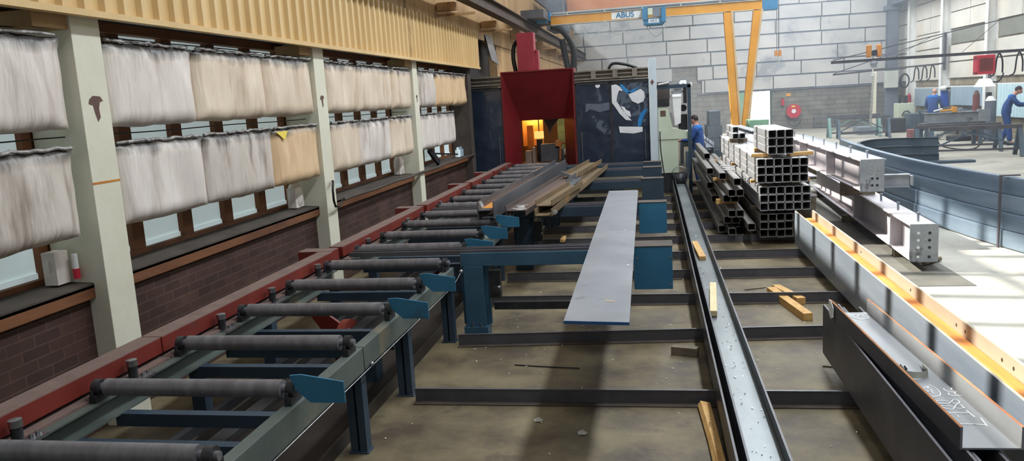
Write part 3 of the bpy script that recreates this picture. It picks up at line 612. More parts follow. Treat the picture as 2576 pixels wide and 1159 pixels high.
# grey plate
e = empty('steel_plate', (-.37, 7.5, .803), 'long grey flat steel plate lying across the blue transfer tables', 'plate')
M_plate = mat('scuffed_grey_plate', (134, 136, 140), (152, 154, 157), 2.0, .42, .25, .03, 30, c3=(98, 100, 104), s3=2.6, t3=.64, rvar=.08)
b = MB(); b.poly([(-.545, 4.42, .803), (-.165, 4.38, .803), (-.225, 10.68, .803), (-.615, 10.7, .803)], (0, 0, .018)); b.build('flat_plate', M_plate, e)
b = MB(); b.poly([(-.545, 4.418, .803), (-.165, 4.378, .803), (-.165, 4.381, .803), (-.545, 4.421, .803)], (0, 0, .018)); b.build('blue_cut_edge', mat('blue_edge', (40, 84, 136)), e)
b = MB(); b.bar((-.33, 4.86, .8225), (-.27, 4.84, .8225), .012, .003); tag(b.build('wood_sliver', M_wood_p), 'pale sliver lying on the near end of the grey plate', 'sliver')
for k, (x, y) in enumerate(((-.3, 7.5), (-.22, 5.9))): b = MB(); b.cyl((x, y, .821), (x, y, .826), .012, n=8); tag(b.build('metal_chip', M_white), ['small white chip halfway along the grey plate', 'small white chip at the right edge of the grey plate'][k], 'chip')

# ================================================================== FLOOR BEARERS, TRACK AND LOOSE WOOD
FB = [(3.55, 3.55), (5.2, 5.22), (6.5, 6.76), (7.84, 7.85), (8.93, 8.95), (10.0, 10.0), (11.1, 11.12), (12.2, 12.2), (13.3, 13.3), (14.4, 14.4), (15.5, 15.5)]
ordn = ['hidden nearest', 'nearest', 'slightly skewed second', 'third', 'fourth', 'fifth', 'sixth', 'seventh', 'eighth', 'ninth', 'farthest']
for i, (ya, yb) in enumerate(FB):
    if i == 0: continue
    x0, x1 = (-1.74, 1.95)
    e = empty('floor_bearer', (0, (ya+yb)/2, 0), ordn[i]+' dark steel bearer lying across the floor under the track', 'bearer', 'steel bearers across the floor')
    def yy(x): return ya+(yb-ya)*(x-x0)/(x1-x0)
    M_b = M_steel_dark if i != 2 else M_steel_dark
    b = MB(); b.bar((x0, yy(x0), .052), (x1, yy(x1), .052), .012, .096); b.build('web', M_b, e)
    b = MB(); b.bar((x0, yy(x0)-.02, .004), (x1, yy(x1)-.02, .004), .09, .008); b.build('foot_flange', M_ledge, e)
    b = MB(); b.bar((x0, yy(x0), .1005), (x1, yy(x1), .1005), .022, .003); b.build('top_edge_strip', M_steel if i in (1, 2, 3, 4) else M_steel_dark, e)  # lighter steel strip along the top of the nearer bearers
M_trk = mat('dark_track_steel', (52, 52, 56), (74, 74, 78), 2, .42, .3, .08, 30, stretch=(1, .3, 1))
M_web = mat('worn_web_steel', (96, 102, 104), (126, 132, 132), 1.6, .36, .4, .06, 30, stretch=(1, .5, 1), c3=(96, 74, 64), s3=1.4, t3=.66, rvar=.1)
e = empty('steel_beam', (.51, 8, .1), 'long dark H beam lying as a track along the floor between the tables and the tube stacks', 'beam')
bar_obj('flanges', Hprof(.215, .2, .012, .01), (.515, 2.0, .2), (.515, 16.6, .2), M_trk, '', parent=e)
b = MB(); b.box(.42, .612, 2.0, 16.6, .2052, .207); b.build('worn_web', M_web, e)
bar_obj('steel_flat', [(-.006, 0), (.03, 0), (.03, .01), (.006, .01), (.006, .2), (-.006, .2)], (.36, 2.0, .1), (.36, 16.6, .1), M_trk, 'upright dark angle bar running close beside the track beam', 'bar')
def block(p0, p1, w, h, mt, label, name='wood_block'):
    b = MB(); b.bar(p0, p1, w, h); o = b.build(name, mt, bevel=.004); tag(o, label, 'wood'); return o
z = .207
block((.465, 9.9, z+.022), (.505, 8.95, z+.022), .075, .044, M_wood, 'orange wood block lying in the far part of the track beam')
bpy.data.objects['wood_block'].scale = (1, 1, 1)
block((.525, 7.65, z+.03), (.455, 6.62, z+.03), .06, .05, M_wood_p, 'pale wood block lying in the middle of the track beam')
block((1.14, 8.2, .035), (1.32, 7.2, .035), .085, .07, M_wood, 'long wood sleeper nearest the skewed bearer, front of the pair')
block((1.20, 8.3, .035), (1.36, 7.75, .035), .085, .07, M_wood, 'short wood sleeper behind the long one, far side of the pair')
block((.10, 6.28, .035), (.30, 6.22, .035), .07, .07, M_wood_g, 'grey weathered wood block on the floor left of the track')
b = MB(); b.poly([(.24, 5.15, .02), (.30, 5.12, .02), (.33, 4.1, .02), (.30, 3.6, .02), (.27, 4.6, .02)], (.02, 0, .03)); tag(b.build('wood_plank', M_wood), 'split orange plank lying against the track, near the camera', 'wood')
e = block((-1.30, 11.1, .13), (-1.30, 10.8, .13), .06, .045, M_wood, 'small wood block with a yellow end on the floor bearer behind the second table')
e.location.z = -.0
b = MB(); b.box(-.24, .25, 3.9, 4.12, .1, .104); b.cyl((-.16, 4.08, .104), (-.16, 4.08, .109), .012, n=10); b.cyl((.19, 4.08, .104), (.19, 4.08, .109), .012, n=10)
b.box(-.24, -.2, 3.9, 4.1, 0, .1); b.box(.2, .25, 3.9, 4.1, 0, .1); tag(b.build('base_plate', M_plategrey), 'bolted grey plate on the floor at the bottom picture edge', 'plate')
random.seed(21)
chips = MB()
for k in range(150):
    x = random.uniform(.43, .6); y = random.uniform(2.4, 8.5) if k < 110 else random.uniform(8.5, 15); a = random.random()*6.28; l = random.uniform(.003, .014)
    chips.bar((x, y, .2095), (x+l*math.cos(a), y+l*2*math.sin(a), .2095+random.random()*.006), .004, .003)
o = chips.build('metal_swarf', M_bolt); tag(o, 'scattered bright swarf lying in the track beam', 'swarf', kind='stuff')
chips = MB()
for k in range(170):
    x = random.uniform(-2.6, 1.6); y = random.uniform(3.0, 9.5); a = random.random()*6.28; l = random.uniform(.004, .02)
    if x > 0.3 and x < .7: continue
    chips.bar((x, y, .003), (x+l*math.cos(a), y+l*math.sin(a), .003+random.random()*.004), .007, .004)
o = chips.build('floor_debris', M_white); tag(o, 'small pale chips scattered over the workshop floor', 'debris', kind='stuff')
for k, (x, y, lb) in enumerate(((-.805, 4.89, 'crumpled white paper scrap on the floor left of the plate shadow'), (-.497, 4.70, 'flat torn paper scrap on the floor in the plate shadow'))):
    b = MB(); b.add([(x-.025, y-.02, .003), (x+.02, y-.03, .008), (x+.035, y+.01, .004), (x, y+.035, .014), (x-.03, y+.02, .006)], [(0, 1, 2, 3, 4)]); b.add([(x-.025, y-.02, 0), (x+.02, y-.03, .005), (x+.035, y+.01, .001), (x, y+.035, .011), (x-.03, y+.02, .003)], [(0, 1, 2, 3, 4)])
    tag(b.build('paper_scrap', mat('paper%d' % k, (176, 172, 164))), lb, 'paper')
b = MB(); b.tube([(-1.15, 5.98, .006), (-.9, 5.94, .006), (-.62, 5.90, .008)], .005, 6); tag(b.build('steel_rod', M_black), 'thin dark rod lying on the floor behind the nearest bearer', 'rod')
for k, (x, y, a, lb) in enumerate(((1.32, 5.95, .3, 'torn wood splinter on the floor beside the channel beam ends'), (1.02, 8.4, -.4, 'thin splinter on the floor behind the sleepers'), (1.52, 9.0, .5, 'splinter by the end of the large beams'))):
    b = MB(); b.bar((x-.12, y+a*.1, .006), (x+.1, y-a*.1, .01), .02, .006); tag(b.build('wood_splinter', M_wood_g), lb, 'splinter')

# ================================================================== HEAVY BEAMS AT RIGHT
def big_beam(label, p0, p1, w, h, side, web=0, rust=True, edge=None, tf=.014, name='steel_beam'):
    """H beam lying on its flanges; the rusty web film and edges are parts"""
    p0, p1 = Vector(p0), Vector(p1)
    e = empty(name, (p0.x, p0.y, p0.z), label, 'beam')
    bar_obj('section', Hprof(w, h, tf, .012, web), p0, p1, side, '', parent=e, bevel=.002)
    return e
M_beige = mat('beige_mill_scale', (150, 140, 122), (172, 162, 144), 2, .5, .1, .05, 30, stretch=(1, .3, 1), c3=(176, 122, 62), s3=1.6, t3=.66)
M_web_r = mat('rusted_web', (172, 98, 38), (200, 134, 62), 3, .8, 0, .15, 40, stretch=(3, .2, 3), c3=(146, 96, 60), s3=2.0, t3=.62)
for k in (1, 0):
    z = .21+.215*k
    e = big_beam(['lower of the two long stacked beams at right, mostly hidden', 'upper of the two long stacked beams at right, with bright orange rusty web'][k], (1.835, 2.2, z), (1.835, 10.3, z), .225, .21, M_steel_blue, tf=.016)
    if k:
        b = MB(); b.box(1.74, 1.93, 2.2, 10.3, z+.0062, z+.0082); b.build('rusty_web', M_web_r, e)
        b = MB(); b.box(1.9305, 1.9325, 2.2, 10.3, z+.01, z+.105) ; b.build('beige_flange_face', M_beige, e)
        b = MB(); b.box(1.9315, 1.9475, 2.2, 10.3, z+.105, z+.1065); b.box(1.7225, 1.7385, 2.2, 10.3, z+.105, z+.1065); b.build('pale_edge', M_beige, e)
        b = MB()
        for y in (4.6, 4.75, 5.3, 5.45, 6.4, 7.9, 8.1): b.cyl((1.929, y, z+.05), (1.931, y, z+.05), .012, n=10)
        b.build('bolt_hole', M_bearing, e)
# channel B with chalk writing, lying on two lower beams
a0, a1 = Vector((1.413, 3.54, .478)), Vector((1.325, 5.73, .478)); dB = (a1-a0).normalized()
e = empty('steel_channel', a0, 'grey channel with white chalk writing and rusty edges, at the right front', 'channel')
M_chw = mat('grey_chalked_steel', (128, 130, 132), (150, 152, 153), 1.4, .4, .25, .04, 30, stretch=(1, .4, 1), c3=(104, 100, 92), s3=2.0, t3=.62)
b = MB(); b.extr(Uprof(.262, .105, .012, .010), a0, a1); b.build('section', M_chw, e, bevel=.002)
rgt = dB.cross(Vector((0, 0, 1)))
for s_ in (-1, 1):
    b = MB(); b.bar(a0+rgt*s_*.1255+Vector((0, 0, .1055)), a1+rgt*s_*.1255+Vector((0, 0, .1055)), .012, .002); b.build('rusty_edge', M_edge_o if s_ < 0 else M_rust_edge, e)
b = MB(); b.bar(a0-rgt*.1315+Vector((0, 0, .05)), a1-rgt*.1315+Vector((0, 0, .05)), .001, .098); b.build('dark_outer_face', M_steel_dark, e)
STK = [[(1.490,3.866),(1.484,3.784),(1.437,3.792),(1.345,3.790)],[(1.459,3.957),(1.467,3.887)],[(1.463,3.928),(1.355,3.916)],[(1.387,3.905),(1.395,3.896),(1.397,3.876)],
[(1.462,3.990),(1.459,4.033),(1.442,4.033),(1.422,4.001),(1.403,3.970),(1.381,3.970),(1.365,3.994),(1.368,4.012),(1.400,4.013),(1.420,3.989),(1.439,3.981),(1.462,3.990)],
[(1.465,4.055),(1.466,4.090),(1.450,4.096),(1.426,4.063),(1.405,4.041),(1.381,4.037),(1.362,4.055),(1.366,4.078),(1.401,4.082),(1.427,4.067),(1.439,4.045),(1.465,4.055)],
[(1.459,4.191),(1.453,4.158),(1.515,4.153),(1.521,4.183),(1.520,4.206),(1.507,4.209),(1.489,4.195),(1.487,4.175)],
[(1.453,4.252),(1.455,4.218),(1.473,4.201),(1.497,4.205),(1.517,4.229),(1.520,4.260),(1.506,4.267),(1.489,4.246),(1.489,4.232)],
[(1.401,4.314),(1.413,4.275),(1.420,4.231),(1.416,4.180),(1.399,4.146),(1.366,4.126),(1.335,4.14),(1.315,4.19),(1.31,4.24)],
[(1.350,4.243),(1.380,4.275),(1.392,4.282),(1.377,4.250),(1.389,4.226),(1.377,4.206),(1.355,4.226),(1.349,4.198),(1.377,4.206),(1.384,4.176)],
[(1.315,5.679),(1.339,5.710),(1.372,5.715),(1.405,5.705),(1.421,5.658),(1.424,5.603),(1.408,5.562),(1.368,5.540),(1.336,5.564),(1.314,5.618),(1.315,5.679)],
[(1.369,5.690),(1.345,5.685),(1.344,5.645),(1.365,5.647),(1.382,5.629),(1.401,5.640),(1.383,5.665),(1.357,5.629),(1.363,5.599),(1.383,5.598),(1.393,5.622),(1.412,5.598)]]
for i, s_ in enumerate(STK):
    pts = [Vector((x, y, .4895)) for x, y in s_]
    # smooth the hand drawn strokes
    if len(pts) > 4:
        q = []
        for j in range(len(pts)-1):
            p0, p1, p2, p3 = pts[max(j-1, 0)], pts[j], pts[j+1], pts[min(j+2, len(pts)-1)]
            for t in (0, .25, .5, .75): q.append(.5*((2*p1)+(-p0+p2)*t+(2*p0-5*p1+4*p2-p3)*t*t+(-p0+3*p1-3*p2+p3)*t**3))
        pts = q+[pts[-1]]
    b = MB()
    for j in range(len(pts)-1): b.bar(pts[j], pts[j+1]+(pts[j+1]-pts[j])*.15, .0045 if i > 9 else .005, .001)
    b.build('chalk_stroke', M_chalk, e)
b = MB(); b.poly([(1.192, 5.73, .585), (1.192, 5.66, .588), (1.19, 5.58, .56), (1.185, 5.56, .50), (1.185, 5.64, .47), (1.188, 5.71, .50)], (-.003, 0, 0)); tag(b.build('paper_tag', M_white), 'torn white paper tag on the far end of the chalked channel', 'tag')
# safety glasses
g = empty('safety_glasses', (1.37, 4.42, .49), 'scratched clear safety glasses with dark lenses corners and a blue strap on the chalked channel', 'glasses')
M_gl = mat('cloudy_clear_plastic', (170, 168, 156), (190, 188, 176), 6, .25, 0, 0); M_gl.node_tree.nodes['Principled BSDF'].inputs['Transmission Weight'].default_value = .35
b = MB(); pts = []
for k in range(13):
    t = math.pi*(k/12); pts.append(Vector((1.375-.062*math.cos(t), 4.44-.05*math.sin(t), .0)))
for z0, z1 in ((.492, .512),):
    n = len(pts); vs = [Vector((p.x, p.y, z0)) for p in pts]+[Vector((1.375+(p.x-1.375)*.86, 4.44+(p.y-4.44)*.8, z1+.012)) for p in pts]
    b.add(vs, [(i, i+1, n+i+1, n+i) for i in range(n-1)], True); b.add([v+Vector((0, .004, 0)) for v in vs], [(i, i+1, n+i+1, n+i) for i in range(n-1)], True)
b.build('lens', M_gl, g)
for s_ in (-1, 1):
    b = MB(); b.poly([(1.375+s_*.064, 4.44, .49), (1.375+s_*.062, 4.53, .495), (1.375+s_*.06, 4.51, .535), (1.375+s_*.06, 4.44, .53)], (-s_*.004, 0, 0)); b.build('side_arm', M_gl, g)
    b = MB(); b.poly([(1.375+s_*.055, 4.45, .495), (1.375+s_*.055, 4.51, .498), (1.375+s_*.04, 4.50, .528), (1.375+s_*.04, 4.455, .524)], (-s_*.004, 0, 0)); b.build('side_vent', M_bearing, g)
b = MB(); b.box(1.312, 1.336, 4.335, 4.352, .489, .504); b.build('blue_clip', mat('clip_blue', (30, 120, 180)), g)
# lower beams
big_beam('dark H beam under the chalked channel, outermost toward the track', (1.262, 2.4, .29), (1.262, 6.0, .29), .115, .375, M_steel_dark)
big_beam('dark H beam under the chalked channel, on the side of the stacked beams', (1.392, 2.4, .285), (1.392, 5.95, .285), .125, .365, M_steel_dark)
bar_obj('steel_flat', [(-.006, 0), (.006, 0), (.006, .33), (-.006, .33)], (1.49, 2.4, .1), (1.49, 5.6, .1), M_steel_dark, 'dark flat bar standing beside the lower beams at right front', 'bar')

# ================================================================== TUBE STACKS
def tube_proto(w, L, mt):
    me = MB().hollow((0, 0, 0), (0, L, 0), w, w, .008)
    me.v = me.v
    return me
TP = {}
def tube(x, z, y0, L, w, mt, label, group):
    """x,z = lower left corner at the near end"""
    key = (round(w, 3), round(L, 2), mt.name)
    if key not in TP:
        b = MB(); b.hollow((0, 0, 0), (0, L, 0), w, w, .0065); o = b.build('square_tube', mt); TP[key] = o; first = True
    else:
        o = TP[key].copy(); C.objects.link(o)
    o.location = (x+w/2, y0, z+w/2)
    tag(o, label, 'tube', group)
    return o
random.seed(5)
ORD = ['first', 'second', 'third', 'fourth', 'fifth', 'sixth']
p = .107
for r in range(3):
    for c in range(3): tube(1.475+p*c, 1.208+p*r, 10.8+random.uniform(-.01, .01), 1.55, .105, M_tube, 'tube in the small square top bundle, %s row up, %s from the left' % (ORD[r], ORD[c]), 'small top bundle of square tubes')
for nm, x0, z0, L in (('upper six wide bundle', 1.335, .835, 6.0), ('middle six wide bundle', 1.365, .465, 6.0), ('lowest bundle', 1.365, .103, 6.2)):
    for r in range(3):
        for c in range(6):
            if z0 < .2 and c > 4: continue
            off = random.uniform(-.012, .012) if z0 > .2 else random.uniform(-.02, .03)
            tube(x0+p*c+(random.uniform(0, .002)), z0+p*r, 10.8+off, L, .105, M_tube if z0 > .4 else M_tube_d, 'tube in the %s, %s row up, %s from the left' % (nm, ORD[r], ORD[c]), nm+' of square tubes')
# the short tubes lying on top further back
for k, (x, z, y) in enumerate(((1.33, 1.235, 14.0), (1.445, 1.235, 14.02), (1.36, 1.332, 14.3))): tube(x, z, y, 1.2, .095, M_tube, ['left tube of the short trio on the far top', 'right tube of the short trio on the far top', 'topmost tube of the short trio'][k], 'short trio of tubes')
block((1.3, 14.3, 1.195), (1.6, 14.3, 1.195), .08, .07, M_wood_g, 'grey packing wood under the short trio of tubes')
# timber packers between the bundles
block((1.30, 11.1, 1.183), (1.52, 11.05, 1.183), .1, .045, M_wood, 'split pine packer sticking out left under the top bundle')
block((1.76, 11.05, 1.183), (2.08, 11.15, 1.183), .1, .045, M_wood, 'split pine packer sticking out right under the top bundle')
block((1.45, 12.1, 1.183), (1.85, 12.1, 1.183), .1, .045, M_wood, 'rear pine packer under the top bundle')
for y, k in ((11.3, 0), (14.0, 1)):
    block((1.3, y, .812), (2.08, y, .812), .08, .04, M_wood, ['front', 'rear'][k]+' packer between the upper and middle bundles')
    block((1.3, y, .446), (2.08, y, .446), .08, .04, M_wood_g, ['front', 'rear'][k]+' packer between the middle and lowest bundles')
# left loose stack
LS = [(.865, .1, 11.3, 6, 'bottom row, outermost left'), (.98, .1, 11.05, 6, 'bottom row, second'), (1.09, .1, 11.7, 5, 'bottom row, third, set back'), (1.20, .1, 11.7, 5, 'bottom row, fourth, set back'),
      (1.20, .208, 10.75, 5, 'single tube lying alone right of the stack'), (.93, .25, 11.15, 6, 'second row left'), (1.04, .25, 11.15, 6, 'second row right'),
      (.975, .357, 11.0, 6, 'third row left'), (1.083, .357, 11.0, 6, 'third row right'), (.87, .357, 12.6, 5, 'third row, outermost left, set back'), (.93, .535, 11.25, 6, 'fourth row left'), (1.04, .535, 11.25, 6, 'fourth row right'),
      (.82, .535, 12.9, 5, 'fourth row, outermost left, set back'), (.975, .642, 11.0, 6, 'fifth row left'), (1.083, .642, 11.0, 6, 'fifth row right'),
      (.925, .79, 11.8, 5, 'top row left'), (1.05, .79, 11.0, 3, 'top row right'), (.80, .79, 12.6, 4, 'top row, outermost left'), (.86, .897, 14.2, 3, 'single tube on the very top'), (1.19, .642, 12.4, 5, 'fifth row, outermost right')]
for x, z, y, L, lb in LS: tube(x, z, y, L, .1, M_tube_d, 'bare tube of the loose left stack, '+lb, 'loose left stack of square tubes')
for y, k in ((11.35, 'front'), (14.5, 'rear')):
    block((.9, y+.2, .228), (1.13, y+.2, .228), .06, .042, M_wood_g, k+' lowest packer in the loose left tube stack')
    block((.86, y+.3, .496), (1.16, y+.3, .496), .06, .075, M_wood, k+' middle packer in the loose left tube stack')
    block((.86, y+.8, .767), (1.16, y+.8, .767), .06, .045, M_wood, k+' upper packer in the loose left tube stack')
for k in range(3): b = MB(); b.bar((1.0, 12.2+.3*k, .894), (1.18, 12.25+.3*k, .894), .12, .006); tag(b.build('steel_strip', M_tube), ['nearest', 'middle', 'farthest'][k]+' of three flat steel strips laid across the loose tube stack', 'strip')
# I-beams lying far behind the loose stack
bar_obj('steel_beam', Hprof(.2, .2, .014, .01), (1.0, 19.3, .95), (.95, 25, .95), M_steel, 'long H beam behind the loose tube stack, its end toward the console', 'beam', 'far beams in the middle aisle')
bar_obj('steel_beam', Hprof(.2, .2, .014, .01), (1.3, 19.2, .75), (1.25, 25, .75), M_steel_blue, 'bluish H beam behind the tube bundles, next to the yellow crane leg', 'beam', 'far beams in the middle aisle')
for y in (19.6, 23.5):
    b = MB(); b.box(.75, 1.6, y-.05, y+.05, .5, .65); b.box(.75, .85, y-.05, y+.05, 0, .5); b.box(1.45, 1.55, y-.05, y+.05, 0, .5); b.box(.85, 1.12, y-.05, y+.05, .65, .85)
    tag(b.build('steel_trestle', M_trestle), ('near' if y < 20 else 'far')+' low trestle carrying the far beams', 'trestle')

# ================================================================== PALE BEAMS WITH STUDS
def stud_beam(label, near, far, w, h, holes, z_first):
    near, far = Vector(near), Vector(far); d = (far-near).normalized(); r = d.cross(Vector((0, 0, 1))); U = Vector((0, 0, 1))
    e = empty('studded_beam', near, label, 'beam')
    b = MB(); b.extr(Iprof(w, h, .018, .012), near+d*.02, far); b.build('section', M_prime, e, bevel=.002)
    b = MB(); b.obox(near+d*.01, r*(w*1.06), d*.02, U*(h+.02)); pl = b.build('end_plate', M_plategrey, e, bevel=.002)
    for a, c in holes:
        b = MB(); q = near+r*(a*w)+U*(c*h); b.cyl(q-d*.003, q+d*.001, .016, n=14); b.build('bolt_hole', M_white if a < 0 else M_bearing, pl)
    L = (far-near).length; t = .25
    while t < L:
        b = MB(); q = near+d*t+U*(h/2); b.cyl(q, q+U*.085, .013, n=10); b.cyl(q+U*.085, q+U*.1, .021, n=12); b.build('shear_stud', M_steel_blue, e); t += .85
    t = .9 if z_first else 2.0
    while t < min(L, 4.2):
        for s_ in (-1, 1): b = MB(); b.obox(near+d*t+r*(s_*w*.26), r*(w*.46), d*.014, U*(h-.036)); b.build('stiffener', M_prime, e)
        t += 2.1
    return e
near = Vector((2.857, 9.06, .32))
e = stud_beam('near pale primed beam with drilled end plate and round studs, sunlit at the end', near, (3.12, 16.2, .32), .27, .40, [(-.22, .28), (-.22, .08), (-.22, -.12), (.2, .28), (.2, .08), (.2, -.12), (-.22, -.38), (.2, -.38)], 1)
for y in (9.9, 12.5, 15.4): block((2.78, y, .055), (3.1, y, .055), .09, .11, M_wood_g, ['near', 'middle', 'far'][int((y-9.6)/2.8)]+' timber bearer under the near pale beam')
e = stud_beam('upper pale primed beam with raised chalk mark, resting crosswise on the near beam studs', (2.645, 10.34, .935), (2.62, 16.4, .935), .265, .385, [(-.0, -.1), (.22, -.1), (0, -.32), (.22, -.32)], 0)
b = MB(); b.extr(Iprof(.1, .16, .01, .008), (2.78, 10.55, .84), (3.12, 10.5, .84)); b.box(3.12, 3.15, 10.44, 10.56, .78, .9); b.build('side_stub', M_plategrey, e)
for y in (11.6, 15.2): block((2.55, y, .63), (3.0, y, .63), .08, .2, M_wood_g, ('near' if y < 12 else 'far')+' block holding the upper pale beam')
b = MB(); b.cyl((2.95, 9.35, .03), (3.2, 9.6, .03), .025); tag(b.build('round_bar', M_wood_g), 'short grey round bar on the floor beside the pale beam end plate', 'bar')
b = MB(); b.box(2.0, 3.15, 8.4, 12.6, 0, .006); tag(b.build('beam_shadow_sheet', mat('beam_shadow_dark', (86, 84, 78), (104, 102, 94), 2, .8)), 'dark sheet painted as shadow on the floor under the pale beams', 'shadow')  # dark sheet laid as the painted shadow of the pale beams
# hand marks on the two end plates
e2 = bpy.data.objects['studded_beam']; e3 = bpy.data.objects['studded_beam.001']
for par, y_, sets in ((e2, 9.058, [[(2.83, .38), (2.835, .30), (2.86, .25), (2.90, .25), (2.925, .30), (2.93, .37)], [(2.85, .43), (2.88, .43)], [(2.865, .36), (2.885, .36)]]),
                      (e3, 10.338, [[(2.60, 1.06), (2.64, 1.075), (2.675, 1.03), (2.67, .95), (2.63, .92), (2.60, .93)], [(2.62, 1.02), (2.65, 1.0), (2.645, .96), (2.61, .97)], [(2.73, 1.08), (2.70, 1.06), (2.73, 1.04)], [(2.73, 1.03), (2.70, 1.0), (2.73, .98)], [(2.70, .96), (2.73, .955)], [(2.72, 1.015), (2.72, .99)]])):
    for st in sets:
        b = MB(); P_ = catmull([(x, y_, z) for x, z in st], 4) if len(st) > 3 else [Vector((x, y_, z)) for x, z in st]
        b.tube(P_, .0035, 5); b.build('hand_mark', M_ltgrey, par)
# third grey beam further back between the stacks and the pale beams
bar_obj('steel_beam', Iprof(.22, .3, .014, .01), (2.25, 12.2, .6), (2.2, 19, .6), M_prime, 'pale beam between the tube bundles and the studded beams', 'beam')
for y in (12.8, 17.5): block((2.05, y, .225), (2.45, y, .225), .1, .45, M_wood_g, ('near' if y < 14 else 'far')+' support under the pale beam behind the tube bundles')
bar_obj('steel_beam', Iprof(.25, .3, .014, .01), (3.35, 12.8, .75), (3.45, 20, .75), M_steel_blue, 'blue grey beam behind the upper pale beam', 'beam')
for y in (13.5, 18.5): block((3.2, y, .3), (3.6, y, .3), .1, .6, M_wood_g, ('near' if y < 15 else 'far')+' support under the blue grey beam')

# ================================================================== CURVED RAILS
M_curve = mat('bent_blue_steel', (98, 116, 134), (136, 152, 166), 1.2, .36, .35, .05, 30, stretch=(.25, .25, 3), rvar=.08)
M_curve_d = mat('bent_slate_steel', (62, 76, 88), (84, 98, 110), 1.2, .45, .2, .05, 30)
def curved(path, z0, h, mt, label, group, flange=.09):
    """channel section bent on plan: web standing, flanges outward (away from the aisle)"""
    P = catmull([(x, y, 0) for x, y in path], 8); b = MB(); prof = [(0, 0), (flange, 0), (flange, .012), (.012, .03), (.012, h-.03), (flange, h-.012), (flange, h), (0, h), (-.004, h-.02), (-.004, .02)]
    vs = []; N = len(prof)
    for i, p in enumerate(P):
        d = (P[min(i+1, len(P)-1)]-P[max(i-1, 0)]).normalized(); r = d.cross(Vector((0, 0, 1)))
        vs += [p+r*a+Vector((0, 0, z0+c)) for a, c in prof]
    fs = [(i*N+k, i*N+(k+1) % N, (i+1)*N+(k+1) % N, (i+1)*N+k) for i in range(len(P)-1) for k in range(N)]
    b.add(vs, fs, False); b.add(vs[:N], [tuple(range(N))]); b.add(vs[-N:], [tuple(range(N))])
    o = b.build('curved_channel', mt); tag(o, label, 'channel', group)
    return o
front = [(4.75, 7.9), (4.38, 9.3), (4.1, 10.75), (3.93, 12.3), (3.86, 14.2), (3.9, 16.5), (4.02, 18.4)]
for k in range(4): curved([(x-.014*(3-k), y) for x, y in front], .012+.213*k, .205, M_curve, ['lowest', 'second from bottom', 'third from bottom', 'topmost'][k]+' curved channel in the long front stack', 'long front stack of curved channels')
back = [(4.72, 19.4), (4.8, 20.2), (5.1, 20.9), (5.5, 21.35), (6.0, 21.4), (6.5, 21.2), (6.9, 21.05)]
for k in range(3): curved([(x+.01*(2-k)*(1 if y > 19 else 1), y-.008*(2-k)) for x, y in back], .012+.205*k, .198, M_curve_d, ['lowest', 'middle', 'topmost'][k]+' curved channel in the dark rear stack', 'dark rear stack of curved channels', flange=.07)
b = MB(); b.box(4.08, 4.10, 10.3, 10.34, 0, .885); b.box(4.10, 4.3, 10.3, 10.34, .87, .885); tag(b.build('stack_post', M_steel_dark), 'dark upright spacer bar against the long front curved stack', 'post')
b = MB(); b.box(6.6, 7.6, 20.6, 20.9, 0, .06); tag(b.build('steel_flat', M_trestle), 'flat steel piece on the floor at the foot of the front trestle', 'bar')

# ================================================================== RED SAW BOOTH
Y0 = 16.8
bt = empty('saw_booth', (-2.4, Y0, 0), 'crimson sheet metal saw booth hood at the end of the roller conveyor', 'machine')
x0, x1, z0, z1 = -3.14, -1.64, .60, 2.68; xi0, xi1, zi0, zi1 = -2.87, -1.90, .6, 1.655; yi = Y0+.45
b = MB()
O = [(x0, Y0, z0), (x0, Y0, z1), (x1, Y0, z1), (x1, Y0, z0)]; I = [(xi0, yi, zi0), (xi0, yi, zi1), (xi1, yi, zi1), (xi1, yi, zi0)]
b.add(O+I, [(0, 1, 5, 4), (1, 2, 6, 5), (2, 3, 7, 6)])
O2 = [(x, y+.02, z) for x, y, z in O]; I2 = [(x, y+.02, z) for x, y, z in I]; b.add(O2+I2, [(0, 1, 5, 4), (1, 2, 6, 5), (2, 3, 7, 6)])
b.build('funnel_hood', M_redhood, bt)
b = MB()
b.box(x0-.03, x0, Y0-.02, Y0+.5, z0, z1+.03); b.box(x1, x1+.035, Y0-.02, Y0+.5, z0, z1+.03); b.box(x0, x1, Y0-.02, Y0+.5, z1, z1+.03); b.build('hood_rim', M_redhood, bt, bevel=.004)
b = MB(); b.box(-2.80, -2.44, Y0+.1, Y0+.42, z1+.03, 3.5); b.build('exhaust_duct', M_duct, bt, bevel=.006)
b = MB(); b.box(-2.44, -2.36, Y0+.15, Y0+.38, z1+.03, 3.12); b.cyl((-2.40, Y0+.14, 3.1), (-2.40, Y0+.14, 3.14), .02); b.build('junction_box', M_duct, bt)
b = MB(); b.tube(catmull([(-2.88, Y0+.3, 2.7), (-2.92, Y0+.3, 3.0), (-2.9, Y0+.35, 3.25), (-2.8, Y0+.4, 3.38)], 6), .045, 10); b.build('flexible_hose', M_black, bt)
b = MB(); b.box(-3.1, -1.68, Y0, Y0+.5, 0, .55); b.build('plinth', M_bearing, bt)
